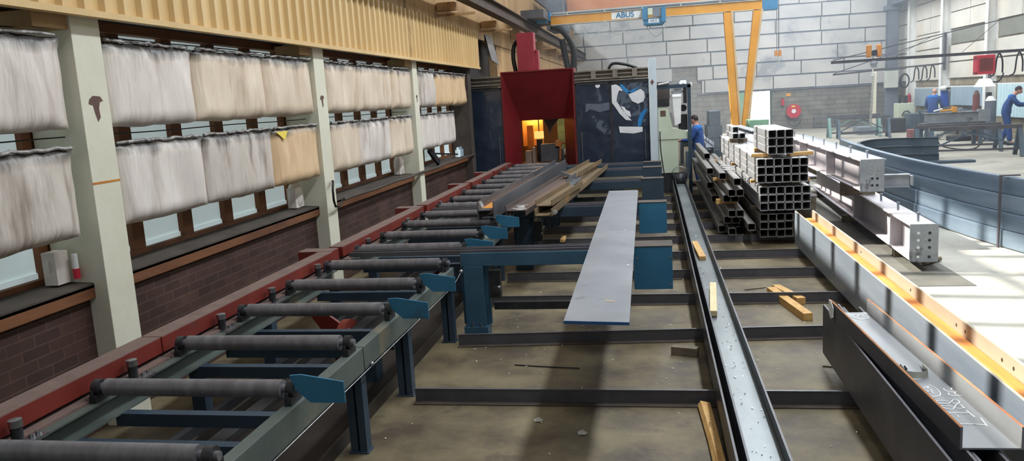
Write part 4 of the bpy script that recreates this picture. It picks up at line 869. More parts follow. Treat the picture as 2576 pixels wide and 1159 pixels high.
# enclosure body behind
M_encl = mat('machine_inner_sheet', (196, 140, 60), (208, 154, 74), 1, .6)
sw = empty('saw_enclosure', (-2, 18, 0), 'dark machine enclosure with glossy sliding doors either side of the red booth', 'machine')
b = MB(); b.box(-3.88, -3.86, 16.95, 19.2, 0, 2.3); b.box(.0, .04, 16.95, 19.2, 0, 2.3); b.box(-3.88, -3.2, 16.95, 19.2, 2.36, 2.4); b.box(-1.58, .04, 16.95, 19.2, 2.36, 2.4); b.box(-3.2, -1.58, 17.35, 19.2, 2.36, 2.4); b.build('housing', M_bearing, sw)
b = MB(); b.box(-3.2, -2.3, 19.3, 19.34, .4, 2.3); b.box(-3.24, -3.2, 17.4, 19.3, .4, 2.3); b.build('inner_wall', M_encl, sw)
b = MB(); b.box(-2.5, -.05, 21.0, 21.1, .5, 2.4); b.box(-1.7, -1.62, 19.2, 21, .9, 1.62); b.build('green_block_wall', brick_mat('olive_block', (120, 118, 62), (132, 130, 70), (96, 96, 56), .5, .2, .008, 'x'), sw)
# door material : glossy dark film, wavy, mirroring the opening added behind the camera
def door_mat():
    M = mat('glossy_dark_film', (32, 40, 55), (48, 58, 74), 1.2, .22, 0, 0, c3=(58, 62, 72), s3=2.6, t3=.62, spec=.6, coat=.5)
    n = M.node_tree.nodes; L = M.node_tree.links; b = n['Principled BSDF']
    tc = n.new('ShaderNodeTexCoord'); nz = n.new('ShaderNodeTexNoise'); nz.inputs['Scale'].default_value = 1.7; nz.inputs['Detail'].default_value = 2; L.new(tc.outputs['Object'], nz.inputs[0])
    bp = n.new('ShaderNodeBump'); bp.inputs['Strength'].default_value = .6; bp.inputs['Distance'].default_value = .05; L.new(nz.outputs[0], bp.inputs['Height']); L.new(bp.outputs[0], b.inputs['Normal']); L.new(bp.outputs[0], b.inputs['Coat Normal'])
    b.inputs['Coat Roughness'].default_value = .03; b.inputs['Specular IOR Level'].default_value = .4
    return M
M_door = door_mat()
for a, c, nm in ((-3.83, -3.17, 'left'), (-1.59, -.87, 'mid'), (-.85, -.07, 'right')):
    b = MB(); b.box(a, c, Y0, Y0+.04, .45 if a < -3 else .55, 2.36); d = b.build('sliding_door', M_door, sw, bevel=.003)
    b = MB(); b.box(a-.01, a+.015, Y0-.012, Y0+.05, .45, 2.38); b.box(c-.015, c+.01, Y0-.012, Y0+.05, .45, 2.38); b.box(a, c, Y0-.012, Y0+.05, 2.33, 2.38); b.build('door_frame', M_bearing, d)
    b = MB(); b.cyl((c-.1 if a < -3 else a+.1 if nm == 'mid' else c-.1, Y0-.03, .75), (c-.1 if a < -3 else a+.1 if nm == 'mid' else c-.1, Y0-.03, 1.35), .008, n=8); b.build('handle', M_bolt, d)
M_door_white = mat('white_reflection_and_vent', (214, 216, 220), (232, 232, 234), 3, .35, 0, .3, 12)  # white for the painted door reflections, also on the vent
M_door_blue = mat('blue_door_reflection', (36, 116, 178), (50, 134, 196), 3, .35)  # blue for the painted door reflections
def dp(px_, py_):   # detail position on the door plane from its drawing, 100 units per metre from the door's left top
    return (px_, Y0-.004, py_)
shapes = [([(-.84, 2.30), (-.74, 2.31), (-.66, 2.26), (-.60, 2.17), (-.68, 2.18), (-.72, 2.08), (-.74, 1.97), (-.64, 1.80), (-.50, 1.63), (-.44, 1.55), (-.56, 1.57), (-.68, 1.70), (-.78, 1.86), (-.85, 1.96)], M_door_white),
          ([(-.66, 1.86), (-.58, 1.84), (-.55, 1.78), (-.47, 1.74), (-.45, 1.62), (-.55, 1.68)], M_door_white),
          ([(-.50, 2.14), (-.40, 2.12), (-.30, 2.17), (-.24, 2.19), (-.17, 2.13), (-.15, 2.02), (-.19, 1.93), (-.30, 1.89), (-.42, 1.95), (-.47, 2.05)], M_door_white),
          ([(-.66, 2.29), (-.59, 2.18), (-.50, 2.10), (-.40, 2.12), (-.30, 2.20), (-.26, 2.24), (-.36, 2.20), (-.48, 2.16), (-.58, 2.27), (-.62, 2.31)], M_door_blue),
          ([(-.32, 1.42), (-.25, 1.43), (-.22, 1.55), (-.16, 1.68), (-.10, 1.78), (-.17, 1.77), (-.26, 1.68), (-.31, 1.56)], M_door_blue),
          ([(-.71, 1.44), (-.22, 1.41), (-.22, 1.31), (-.40, 1.28), (-.69, 1.31)], M_door_white)]
for pts, mt in shapes:  # reflections on the doors, painted as thin white and blue pieces
    b = MB(); b.poly([(x, Y0-.003, z) for x, z in pts], (0, -.003, 0)); b.build('white_reflection' if mt is M_door_white else 'blue_reflection', mt, sw)
b = MB(); b.cyl((-1.12, Y0-.005, 2.31), (-1.12, Y0, 2.31), .05, n=16); b.build('door_vent', M_door_white, sw)
b = MB(); b.poly([(-1.38, Y0-.004, 1.95), (-1.1, Y0-.004, 1.93), (-.89, Y0-.004, 1.95), (-.89, Y0-.004, 1.80), (-1.1, Y0-.004, 1.76), (-1.3, Y0-.004, 1.83), (-1.4, Y0-.004, 1.76)], (0, .002, 0)); b.build('pale_patch', mat('pale_grey_film', (84, 92, 106), (100, 108, 120), 5, .5), sw)  # paler grey patch on the middle door
def text(s, size, mt, parent, loc, rot, ext=.001, name='lettering', bold=0):
    cu = bpy.data.curves.new(name, 'FONT'); cu.body = s; cu.size = size; cu.extrude = ext; cu.offset = bold; cu.align_x = 'CENTER'; cu.align_y = 'CENTER'
    o = bpy.data.objects.new('tmp', cu); C.objects.link(o)
    dg = bpy.context.evaluated_depsgraph_get(); me = bpy.data.meshes.new_from_object(o.evaluated_get(dg)); bpy.data.objects.remove(o)
    me.materials.clear(); me.materials.append(mt)
    q = bpy.data.objects.new(name, me); C.objects.link(q); q.parent = parent
    q.location = Vector(loc)-parent_loc(parent); q.rotation_euler = rot
    return q
text('VOORTMAN', .11, mat('faint_letter_grey', (92, 104, 122)), sw, (-.13, Y0-.004, 1.97), (R(90), R(-90), 0))
# top rails
M_rail = mat('rail_steel', (118, 108, 98), (146, 138, 126), 3, .5, .3)
for xa, xb in ((-3.85, -3.17), (-1.6, -.075)):
    b = MB()
    for z, d in ((2.44, .03), (2.52, .06), (2.60, .03)): b.box(xa, xb, Y0-.08+d, Y0+.1, z, z+.025)
    b.box(xa, xb, Y0+.05, Y0+.1, 2.41, 2.62)
    if xb > -1:
        for x in (-1.2, -.75, -.35): b.box(x-.05, x+.05, Y0-.06, Y0+.1, 2.45, 2.61)
    b.build('sliding_rail', M_rail, sw)

b = MB(); b.tube(catmull([(-.9, Y0+.3, 2.64), (-.8, Y0+.3, 2.75), (-.55, Y0+.3, 2.72), (-.3, Y0+.3, 2.63)], 6), .03, 8); b.build('cable_chain', M_black, sw)
b = MB(); b.box(-.07, .09, Y0-.12, Y0+.05, .0, 2.78); b.build('post', mat('pale_blue_post', (186, 198, 206), (200, 210, 216), 1.5, .5, c3=(150, 158, 162), s3=2, t3=.66), sw, bevel=.004)
b = MB(); b.poly([(.005, Y0-.124, 2.37), (.04, Y0-.124, 2.31), (.0, Y0-.124, 2.25), (-.035, Y0-.124, 2.31)], (0, .003, 0)); b.build('brown_label', M_patch, sw)
b = MB(); b.box(-3.86, -3.78, 16.55, 16.62, 0, .98); b.build('corner_post', M_blue, sw)
# inside the booth
it = sw
b = MB(); b.poly([(-2.47, 18.0, 1.66), (-2.1, 18.0, 1.66), (-2.28, 18.0, 1.45), (-2.33, 18.0, 1.32), (-2.37, 18.0, 1.46)], (0, .12, 0)); b.build('blade_guard', M_steel_dark, it)
b = MB(); b.box(-2.5, -2.18, 17.6, 17.9, .72, 1.1); b.poly([(-2.18, 17.6, .72), (-2.18, 17.6, 1.06), (-2.06, 17.6, 1.02), (-2.02, 17.6, .98), (-2.0, 17.6, .72)], (0, .3, 0)); b.build('clamp_block', M_steel_dark, it)
b = MB(); b.box(-2.95, -2.8, 18.6, 18.65, .95, 1.5); b.box(-3.1, -2.6, 18.9, 18.95, 1.0, 2.0); b.build('orange_panel', mat('orange_sheet', (214, 150, 70), (224, 164, 84), 2, .5), it)
b = MB(); b.cyl((-2.62, 18.3, 1.2), (-2.62, 18.3, 1.36), .11, n=24); b.build('lamp_shade', emis('warm_lamp', (255, 196, 110), 1.2), it)
b = MB(); b.cyl((-2.62, 18.3, 1.36), (-2.62, 18.3, 1.66), .012); b.box(-2.68, -2.56, 18.25, 18.4, .6, 1.18); b.build('lamp_stem', M_bearing, it)
b = MB(); b.tube(catmull([(-2.06, 17.5, .75), (-2.03, 17.5, 1.08), (-1.96, 17.5, 1.12), (-1.9, 17.5, 1.05), (-1.9, 17.5, .75)], 6), .025, 10); b.box(-2.16, -2.05, 17.6, 17.7, 1.0, 1.18); b.build('copper_pipe', mat('copper', (206, 128, 72), (216, 144, 88), 3, .35, .4), it)
b = MB(); b.box(-2.82, -2.68, 17.4, 17.6, .7, .98); b.box(-2.66, -2.6, 17.4, 17.55, .7, 1.05); b.build('stop_block', mat('warm_grey', (120, 100, 90), (140, 118, 104), 4, .5), it)  # blocks in a warm grey of their own
b = MB(); b.box(-3.0, -1.7, 17.2, 20.9, .55, .68); b.build('bed', M_bearing, it)
rl = MB(); rl.cyl((-2.1, 17.9, .76), (-1.7, 17.9, .76), .02)
for k in range(8): q = MB(); q.cyl((-2.3, 18.3+.33*k, .76), (-1.55, 18.3+.33*k, .76), .035, n=12); q.build('roller', M_roller, it)
b = MB(); b.bar((-1.95, 18.0, .86), (-1.75, 21.0, 1.0), .05, .3); b.build('side_wall', M_bearing, it)
lt = bpy.data.lights.new('booth_lamp', 'POINT'); lt.energy = 26; lt.color = (1, .62, .26); lt.shadow_soft_size = .08
lo = bpy.data.objects.new('booth_lamp', lt); C.objects.link(lo); lo.location = (-2.8, 18.75, 1.75)
lt2 = bpy.data.lights.new('booth_strip', 'POINT'); lt2.energy = 22; lt2.color = (1, .95, .7); lt2.shadow_soft_size = .15
lo2 = bpy.data.objects.new('booth_strip', lt2); C.objects.link(lo2); lo2.location = (-1.9, 19.9, 2.1)

# console
cs = empty('control_console', (.4, 17, 0), 'pale green machine control console with sloping desk beside the white post', 'console')
b = MB(); b.box(.10, .50, Y0, Y0+.5, .42, 1.12); b.poly([(.10, Y0-.02, 1.12), (.10, Y0-.02, 1.33), (.50, Y0-.02, 1.33), (.74, Y0-.02, 1.26), (.74, Y0-.02, 1.12)], (0, .5, 0)); b.build('cabinet', M_cabinet, cs, bevel=.006)
b = MB(); b.poly([(.10, Y0, 1.33), (.10, Y0, 1.80), (.30, Y0, 1.80), (.40, Y0, 1.35), (.50, Y0, 1.33)], (0, .4, 0)); b.build('screen_housing', M_cabinet, cs, bevel=.005)
b = MB(); b.box(.15, .26, Y0-.005, Y0, 1.6, 1.72); b.build('gauge_window', M_patch, cs)
b = MB(); b.box(.10, .34, Y0-.02, Y0+.3, 1.80, 1.96); b.cyl((.32, Y0-.03, 1.9), (.32, Y0-.02, 1.9), .012); b.cyl((.32, Y0-.03, 1.85), (.32, Y0-.02, 1.85), .01); b.build('black_monitor', M_bearing, cs)
b = MB(); b.box(.10, .36, Y0+.25, Y0+.32, 1.96, 2.3); b.build('dark_hood', mat('sooty_sheet', (78, 72, 68), (96, 88, 84), 2, .7), cs)
b = MB(); b.box(.13, .48, Y0+.02, Y0+.45, .0, .42); b.build('plinth', M_bearing, cs)
b = MB(); b.cyl((.40, Y0-.06, 1.99), (.58, Y0-.06, 1.99), .05); b.poly([(.40, Y0-.1, 2.0), (.58, Y0-.1, 2.0), (.56, Y0-.06, 1.45), (.44, Y0-.06, 1.4)], (0, .01, 0)); pr = b.build('paper_roll', M_white, cs)
b = MB(); b.box(.38, .62, Y0-.02, Y0+.02, 2.06, 2.1); b.box(.42, .58, Y0-.06, Y0-.02, 2.06, 2.15); b.build('roll_holder', M_plategrey, cs)
b = MB(); b.box(.52, .7, Y0+.1, Y0+.3, 1.3, 1.62); b.cyl((.62, Y0+.05, 1.75), (.62, Y0+.2, 1.75), .07); b.build('control_box', M_black, cs)
fr = empty('console_frame', (.7, 16.8, 0), 'slate blue square post and top rail framing the console', 'frame')
b = MB(); b.box(.70, .77, Y0-.1, Y0-.03, 0, 2.22); b.build('post', M_blue_d, fr, bevel=.003)
b = MB(); b.box(.09, .77, Y0-.1, Y0-.03, 2.16, 2.24); b.build('top_rail', M_blue_d, fr, bevel=.003)
b = MB(); b.box(.62, .69, Y0-.09, Y0-.02, 1.85, 2.16); b.build('lamp_box', M_black, fr)
b = MB(); b.bar((.12, Y0-.15, 2.26), (.34, Y0-.15, 2.29), .05, .03); b.cyl((.78, Y0-.06, 2.2), (.78, Y0-.06, 2.26), .02); b.build('white_fitting', M_white, fr)
b = MB(); b.tube(catmull([(.13, Y0-.15, 1.3), (.14, Y0-.25, .9), (.2, Y0-.35, .4), (.24, Y0-.4, .02)], 6), .012, 8); tag(b.build('hanging_cable', M_black), 'dark cable hanging down the front of the console', 'cable')
bk = empty('swarf_bucket', (.52, 16.75, .1), 'grey bucket standing at the far end of the track beam', 'bucket')
b = MB(); n = 20
vs = [(.52+r*math.cos(2*math.pi*i/n), 16.75+r*math.sin(2*math.pi*i/n), z) for r, z in ((.12, .12), (.16, .42), (.15, .42), (.11, .13)) for i in range(n)]
b.add(vs, [(k*n+i, k*n+(i+1) % n, (k+1)*n+(i+1) % n, (k+1)*n+i) for k in range(3) for i in range(n)]+[tuple(range(3*n, 4*n)), tuple(range(n))], True); b.build('pail', M_bearing, bk)
b = MB(); b.tube([(.52-.16*math.cos(t), 16.75, .42+.13*math.sin(t)) for t in [math.pi*i/10 for i in range(11)]], .006, 6); b.build('handle', M_bolt, bk)

# ================================================================== CRANES
cr = empty('semi_gantry_crane', (0, 22, 0), 'yellow semi gantry crane with V shaped leg and blue hoist', 'crane')
b = MB(); b.box(-2.66, 2.86, 21.92, 22.08, 4.07, 4.29); b.build('girder', M_yellow, cr, bevel=.006)
b = MB(); b.box(-2.7, 2.9, 21.88, 22.12, 4.29, 4.31); b.box(-2.66, 2.86, 21.9, 22.1, 4.05, 4.07); b.bar((-2.6, 21.85, 4.36), (2.5, 21.85, 4.38), .03, .03)
for x in (-2.2, -1.2, -.2, .8, 1.8): b.box(x-.02, x+.02, 21.85, 21.9, 4.29, 4.36)
b.build('flange_and_conduit', M_ltgrey, cr)
b = MB(); b.box(-1.02, -.22, 21.914, 21.92, 4.09, 4.27); lp = b.build('sign_plate', M_white, cr)
text('ABUS', .2, M_agus, cr, (-.66, 21.908, 4.18), (R(90), 0, 0), .003, bold=.004)
b = MB(); b.box(-3.35, -2.66, 21.8, 22.2, 4.17, 4.4); b.cyl((-3.0, 21.65, 4.22), (-2.72, 21.65, 4.22), .13, n=16); b.build('end_carriage', M_agus, cr)
b = MB(); b.box(-3.3, -2.7, 20.8, 23.3, 4.17, 4.38); b.build('carriage_beam', M_steel_dark, cr)
for (xa, xb, xc, xd) in ((1.98, 2.20, 1.86, 0), (2.74, 2.34, 2.62, 0)):
    b = MB(); b.bar((xa, 22.0, 4.07), (xb, 22.0, .35), .19, .2, up=(0, 1, 0)); b.build('leg', M_yellow, cr, bevel=.004)
    b = MB(); b.bar((xa+.115, 21.97, 4.07), (xb+.1, 21.97, .9), .05, .22, up=(0, 1, 0)); b.build('leg_side_plate', mat('faded_crane_paint', (196, 168, 128), (208, 182, 144), 2, .6), cr)
b = MB(); b.box(2.0, 2.6, 21.4, 22.6, .12, .36); b.cyl((2.2, 21.5, .14), (2.4, 21.5, .14), .14); b.cyl((2.2, 22.5, .14), (2.4, 22.5, .14), .14); b.build('foot_carriage', M_yellow, cr)
ho = empty('chain_hoist', (.08, 21.8, 4.0), 'blue electric hoist with a cream box riding on the yellow girder', 'hoist')
b = MB(); b.box(-.18, .36, 21.6, 21.86, 3.86, 3.98); b.cyl((-.12, 21.7, 3.92), (.32, 21.7, 3.92), .1); b.build('hoist_drum', M_agus, ho, bevel=.01)
b = MB(); b.box(-.2, -.06, 21.55, 21.85, 3.98, 4.3); b.box(.28, .40, 21.55, 21.85, 3.9, 4.28); b.box(-.06, .3, 21.6, 21.8, 3.96, 4.02); b.build('trolley_frame', M_agus, ho, bevel=.01)
b = MB(); b.box(-.06, .06, 21.5, 21.6, 4.1, 4.26); b.build('cream_box', M_cabinet, ho)
b = MB(); b.box(.07, .26, 21.52, 21.6, 4.05, 4.27); b.build('motor', M_gap, ho)
b = MB(); b.box(-.05, .22, 21.59, 21.6, 3.9, 4.0); b.build('label_plate', M_white, ho)
text('ABUS', .08, M_agus, ho, (.08, 21.585, 3.95), (R(90), 0, 0), .002)
for x0_, x1_, dz in ((-1.9, -1.2, .42), (-1.2, -.5, .38), (-.2, .5, .5)):
    pts = [(x0_+(x1_-x0_)*t/10, 21.84, 4.06-dz*math.sin(math.pi*t/10)) for t in range(11)]
    b = MB(); b.tube(pts, .011, 6); b.build('festoon_cable', M_ltgrey, cr)
c2 = empty('bridge_crane', (0, 27, 0), 'salmon orange bridge crane girder crossing the hall just under the roof', 'crane')
b = MB(); b.box(-2.7, XR-.6, 26.8, 27.2, 4.86, 5.55); b.build('girder', M_salmon, c2, bevel=.03)
b = MB(); b.box(-2.75, XR-.6, 26.72, 27.28, 4.82, 4.86); b.box(-3.3, -2.75, 26.0, 28.0, 4.3, 5.3); b.build('lower_flange', M_gap, c2)
b = MB(); b.box(3.4, 3.95, 26.6, 27.0, 4.45, 4.86); b.build('hoist_unit', M_agus, c2, bevel=.02)
rope = empty('crane_hook', (4.21, 27, 3.1), 'small orange hook block hanging high in front of the back wall', 'hook')
b = MB(); b.cyl((4.03, 27, 3.2), (4.03, 27, 4.84), .008, n=6); b.cyl((3.97, 27, 3.2), (3.97, 27, 4.84), .008, n=6); b.build('rope', M_bearing, rope)
b = MB(); b.box(3.9, 4.0-.015, 26.95, 27.05, 3.02, 3.2); b.box(4.015, 4.1, 26.95, 27.05, 3.02, 3.2); b.box(3.9, 4.1, 26.98, 27.02, 3.06, 3.1); b.build('hook_block', M_rust, rope)
b = MB(); b.tube([(4.0, 27, 3.02), (4.0, 27, 2.93), (4.04, 27, 2.88), (4.03, 27, 2.81), (3.97, 27, 2.8), (3.95, 27, 2.84)], .018, 8); b.build('hook', M_ltgrey, rope)
rp = empty('cable_bundle', (-2.55, 24.5, 3), 'black cable bundle hanging from the crane carriage at the left', 'cable')
b = MB(); b.tube(catmull([(-2.8, 23.1, 4.14), (-2.45, 23.1, 3.95), (-2.2, 23.1, 3.5), (-2.2, 23.1, 2.98), (-2.32, 23.1, 2.82), (-2.42, 23.1, 3.2), (-2.5, 23.1, 3.75)], 6), .09, 10); b.build('bundle', M_black, rp)

# jib arms on the right wall
jb = empty('jib_crane', (11, 24, 2.7), 'near dark jib arm with tie rod carrying the red box and twisted chain', 'jib')
b = MB(); b.extr(Iprof(.07, .08, .012, .01), (4.99, 24, 2.64), (XR-.14, 24, 2.66)); b.build('arm', M_steel_dark, jb)
b = MB(); b.bar((5.05, 24, 2.70), (XR-.14, 24, 3.82), .022, .026); b.build('tie_rod', M_steel_dark, jb)
for x in (7.6, 9.3): z = 2.70+1.12*(x-5.05)/6.05; b = MB(); b.bar((x-.9, 24, 2.7), (x, 24, z), .012, .012); b.build('stay_rod', M_steel_dark, jb)
b = MB(); b.box(XR-.2, XR-.08, 23.85, 24.15, 2.4, 4.0); b.build('pivot_bracket', M_steel_dark, jb)
jt = empty('chain_hoist', (6.12, 24, 3.0), 'orange chain hoist trolley at the tip of the near jib arm', 'hoist')
b = MB(); b.box(5.93, 6.05, 23.9, 24.1, 2.72, 3.06); b.box(6.2, 6.31, 23.9, 24.1, 2.72, 3.06); b.build('orange_drum', M_rust, jt, bevel=.03)
b = MB(); b.box(6.0, 6.25, 23.93, 24.07, 2.76, 2.9); b.build('trolley', M_bearing, jt)
b = MB(); b.sphere((6.12, 23.98, 2.55), .1, 8, (1.1, .6, .8)); b.box(6.06, 6.2, 23.93, 24.03, 2.44, 2.6); b.build('hoist_body', M_plategrey, jt, bevel=.01)
b = MB(); b.tube([(6.12, 24, 2.45), (6.10, 24, 2.3), (6.16, 24, 2.26), (6.12, 24, 2.2), (6.07, 24, 2.24)], .02, 8); b.build('hook', M_white, jt)
tc_ = MB()
for k in range(46):
    z = 2.2-k*.031; a = k*.9
    x = 6.12-.06*k/46
    tc_.tube([(x+.027*math.cos(a+t), 24+.027*math.sin(a+t), z-.008*math.sin(2*t)) for t in [i*math.pi/4 for i in range(9)]], .009, 5)
tag(tc_.build('twisted_chain', M_ltgrey), 'long twisted white chain hanging from the near jib hoist', 'chain')
j2 = empty('jib_crane', (11, 33, 2.5), 'far thinner jib arm with tie rod on the column behind the bald worker', 'jib')
b = MB(); b.bar((5.9, 28, 2.335), (10.95, 33, 2.56), .045, .055); b.build('arm', M_steel_dark, j2)
b = MB(); b.bar((5.95, 28.05, 2.38), (10.95, 33, 3.6), .025, .03); b.build('tie_rod', M_steel_dark, j2)
b = MB(); b.box(10.92, 10.99, 32.95, 33.08, 2.3, 3.7); b.build('pivot_post', M_steel_dark, j2)
for k, xs in enumerate(((9.55, 9.95, 10.35), (9.35, 9.85))):
    for i, x in enumerate(xs):
        y = 28+(x-5.9)*.99 if k == 0 else 24; z0_ = 2.335+.0446*(x-5.9)+.11 if k == 0 else 2.745; s_ = 1 if k == 0 else 1.1
        b = MB(); b.tube(catmull([(x-.2*s_, y, z0_-.68*s_), (x-.1*s_, y, z0_-.6*s_), (x-.06*s_, y, z0_-.25*s_), (x, y, z0_-.14), (x+.07*s_, y, z0_-.3*s_), (x+.08*s_, y, z0_-.6*s_)], 6), .022, 8)
        tag(b.build('looped_cable', M_black), ['looped black cable hanging from the %s jib, %s loop' % (('far', 'near')[k], ('left', 'middle', 'right')[i])][0], 'cable')
b = MB(); b.tube(catmull([(9.45, 23.95, 2.08), (9.4, 23.95, 1.95), (9.3, 23.95, 1.85), (9.12, 23.95, 1.86)], 6), .02, 8); tag(b.build('looped_cable', M_black), 'black cable end curling toward the white lamp shade', 'cable')
rb = empty('red_box', (8.95, 24, 2.07), 'red equipment box hanging from the near jib arm', 'box')
b = MB(); b.box(8.74, 9.2, 23.85, 24.15, 2.07, 2.59); b.build('case', M_redbox, rb, bevel=.02)
b = MB(); b.box(8.7, 8.76, 23.86, 24.0, 2.5, 2.54); b.box(8.7, 8.76, 23.86, 24.0, 2.1, 2.14); b.box(8.8, 9.14, 23.845, 23.85, 2.15, 2.5); b.build('latch', M_red, rb)
lm = empty('work_lamp', (9.0, 24, 1.72), 'bright white work lamp shade below the red box', 'lamp')
b = MB(); b.cyl((9.0, 24, 1.74), (9.0, 24, 1.95), .26, .13, n=24); b.build('lamp_shade', emis('lit_shade', (255, 255, 250), 1.6), lm)
b = MB(); b.cyl((9.12, 24, 1.95), (9.12, 24, 2.07), .04); b.build('lamp_stem', M_gap, lm)

# ================================================================== RIGHT BAY WORKPLACES
def trestle(name, label, p0, p1, h, mt, w=.7, brace=True):
    p0, p1 = Vector(p0), Vector(p1); d = (p1-p0).normalized(); r = Vector((d.y, -d.x, 0)); Z = Vector((0, 0, 1))
    e = empty(name, p0, label, 'trestle')
    b = MB(); b.bar(p0+Z*(h-.05), p1+Z*(h-.05), .1, .1); b.build('top_rail', M_steel_dark, e)
    for q in (p0+d*.05, p1-d*.05):
        for s_ in (-1, 1):
            b = MB(); b.bar(q+Z*(h-.1)-r*s_*.04, q-r*s_*w/2, .09, .09, up=tuple(d)); b.build('leg', mt, e)
    b = MB(); b.bar(p0+Z*.18, p1+Z*.18, .04, .05); b.build('stretcher', M_steel_dark, e)
    if brace:
        mid = (p0+p1)/2+Z*(h-.12); b = MB(); b.bar(p0+Z*.2, mid, .03, .04); b.bar(p1+Z*.2, mid, .03, .04); b.build('brace', mt, e)
    return e
trestle('steel_trestle', 'front slate trestle at the right with crossed braces', (7.05, 22.2, 0), (9.12, 21.9, 0), .79, M_trestle)
trestle('steel_trestle', 'second trestle standing just behind the front one at the right', (7.2, 23.9, 0), (9.3, 23.6, 0), .76, M_trestle)
trestle('steel_trestle', 'grey green trestle in the far middle of the open bay', (6.72, 31.2, 0), (8.5, 31.0, 0), .8, M_trestle)
trestle('steel_trestle', 'green topped trestle beside the far middle one', (6.55, 32.0, 0), (8.4, 31.9, 0), .84, mat('cyan_green', (112, 148, 144), (126, 160, 156)))
e = empty('assembly_bench', (8.8, 26, 0), 'steel bench with a grey beam between the two workers', 'bench')
b = MB(); b.box(8.0, 9.7, 25.7, 26.3, .62, .70); b.build('bench_top', M_steel_dark, e)
for x, y in ((8.1, 25.75), (9.6, 25.75), (8.1, 26.25), (9.6, 26.25)): b = MB(); b.box(x-.05, x+.05, y-.04, y+.04, 0, .62); b.build('leg', M_trestle, e)
e = empty('steel_beam', (8.9, 26, .7), 'short grey beam with a square end plate lying on the bench between the workers', 'beam')
b = MB(); b.extr(Iprof(.2, .3, .015, .012), (8.1, 26, .85), (9.6, 25.9, .85)); b.build('section', M_plategrey, e)
b = MB(); b.box(9.6, 9.66, 25.7, 26.1, .70, 1.05); b.box(9.5, 9.82, 25.68, 25.7, .70, 1.05); b.build('end_plate', M_plategrey, e)
e = empty('orange_clamp', (8.7, 25.8, 1), 'orange clamp with a white handle on top of the bench beam', 'clamp')
b = MB(); b.box(8.82, 8.95, 25.8, 25.9, 1.0, 1.16); b.bar((8.5, 25.85, 1.05), (8.85, 25.85, 1.08), .06, .05); b.build('body', M_yellow, e, bevel=.01)
b = MB(); b.bar((8.3, 25.8, 1.06), (8.55, 25.8, 1.12), .05, .04); b.build('handle', M_white, e, bevel=.01)
for y0_, y1_, z0_, z1_, lb, mt in ((29.4, 32.7, 1.0, 1.66, 'blue grey sheet screen on the right wall left of the tall column', M_screen), (33.6, 36.9, .9, 1.62, 'blue grey sheet screen on the right wall behind the bald worker', M_screen), (25.4, 28.5, .7, 1.72, 'pale ribbed sheet screen behind the worker in glasses', mat('bright_rib', (186, 214, 222), (204, 226, 232)))):
    e = empty('wall_screen', (XR-.1, (y0_+y1_)/2, z0_), lb, 'screen', 'sheet screens on the right wall')
    b = corrugated(XR-.14, y0_, y1_-.2, z0_, z1_, .2 if y0_ < 27 else .4, .03 if y0_ < 27 else .008, face=-1); b.build('sheet', mt, e)
    b = MB(); b.box(XR-.13, XR-.08, y0_, y1_, z1_, z1_+.04); b.build('top_rail', M_white, e)
e = empty('control_cabinet', (9.85, 36, 1.7), 'pale control cabinet on a post near the far corner', 'cabinet')
b = MB(); b.box(9.62, 10.12, 35.8, 36.1, 1.72, 2.42); b.build('box', M_ltgrey, e, bevel=.02)
b = MB(); b.box(9.7, 10.2, 36.1, 36.25, 0, 2.3); b.build('post', M_gap, e)
b = MB(); b.box(9.3, 9.42, 36.4, 36.6, 0, 2.45); tag(b.build('white_post', M_cream), 'narrow cream post beside the pale control cabinet', 'post')
e = empty('coiled_cable', (10.4, 36, 2), 'black coiled cable hanging beside the pale control cabinet', 'cable')
for k in range(3): b = MB(); b.tube([(10.4+(.15+.02*k)*math.cos(t), 35.9+.03*k, 1.98+(.26+.02*k)*math.sin(t)) for t in [i*math.pi/8 for i in range(17)]], .02, 6); b.build('coil', M_black, e)
e = empty('cream_machine', (10.2, 34.5, 0), 'cream machine cabinet with a curled hose, left of the fire extinguisher', 'cabinet')
b = MB(); b.box(9.7, 10.3, 34.3, 34.9, .1, 1.1); b.build('case', M_cabinet, e, bevel=.02)
b = MB(); b.tube(catmull([(9.85, 34.25, .6), (9.9, 34.2, .75), (10.05, 34.2, .78), (10.15, 34.25, .65)], 5), .025, 8); b.build('hose', M_bearing, e)
b = MB(); b.box(9.75, 9.83, 34.35, 34.5, 1.1, 1.45); b.box(9.95, 10.08, 34.35, 34.5, 1.1, 1.4); b.build('switch_boxes', M_bearing, e)
e = empty('fire_extinguisher', (10.9, 37.0, 1.05), 'red fire extinguisher on the white column nearest the back corner', 'extinguisher')
b = MB(); b.cyl((10.9, 37.0, 1.03), (10.9, 37.0, 1.32), .085); b.sphere((10.9, 37.0, 1.32), .085, 8); b.build('cylinder', M_redbox, e)
b = MB(); b.cyl((10.9, 37.0, 1.38), (10.9, 37.0, 1.43), .03); b.build('valve', M_bearing, e)
e = empty('welding_helmet', (11.0, 32.85, 1.56), 'white welding helmet hanging above a blue jacket on the column', 'helmet')
b = MB(); b.sphere((10.96, 32.95, 1.62), .16, 10, (1.1, .8, .65)); b.build('shell', M_white, e)
b = MB(); b.box(10.98, 11.14, 32.79, 32.83, 1.58, 1.64); b.build('visor', M_bearing, e)
b = MB(); b.poly([(10.86, 32.97, 1.56), (11.12, 32.97, 1.58), (11.14, 32.97, .94), (11.05, 32.97, .90), (10.92, 32.97, .96)], (0, .12, 0)); tag(b.build('blue_jacket', mat('bright_blue_cloth', (26, 74, 176), (34, 84, 186), 5, .8), bevel=.02), 'bright blue jacket hanging under the white helmet', 'jacket')
b = MB(); b.box(10.88, 11.02, 28.76, 28.895, 1.33, 1.47); tag(b.build('clamp_box', M_bearing), 'dark clamp box on the tall white column beside the glasses worker', 'box')
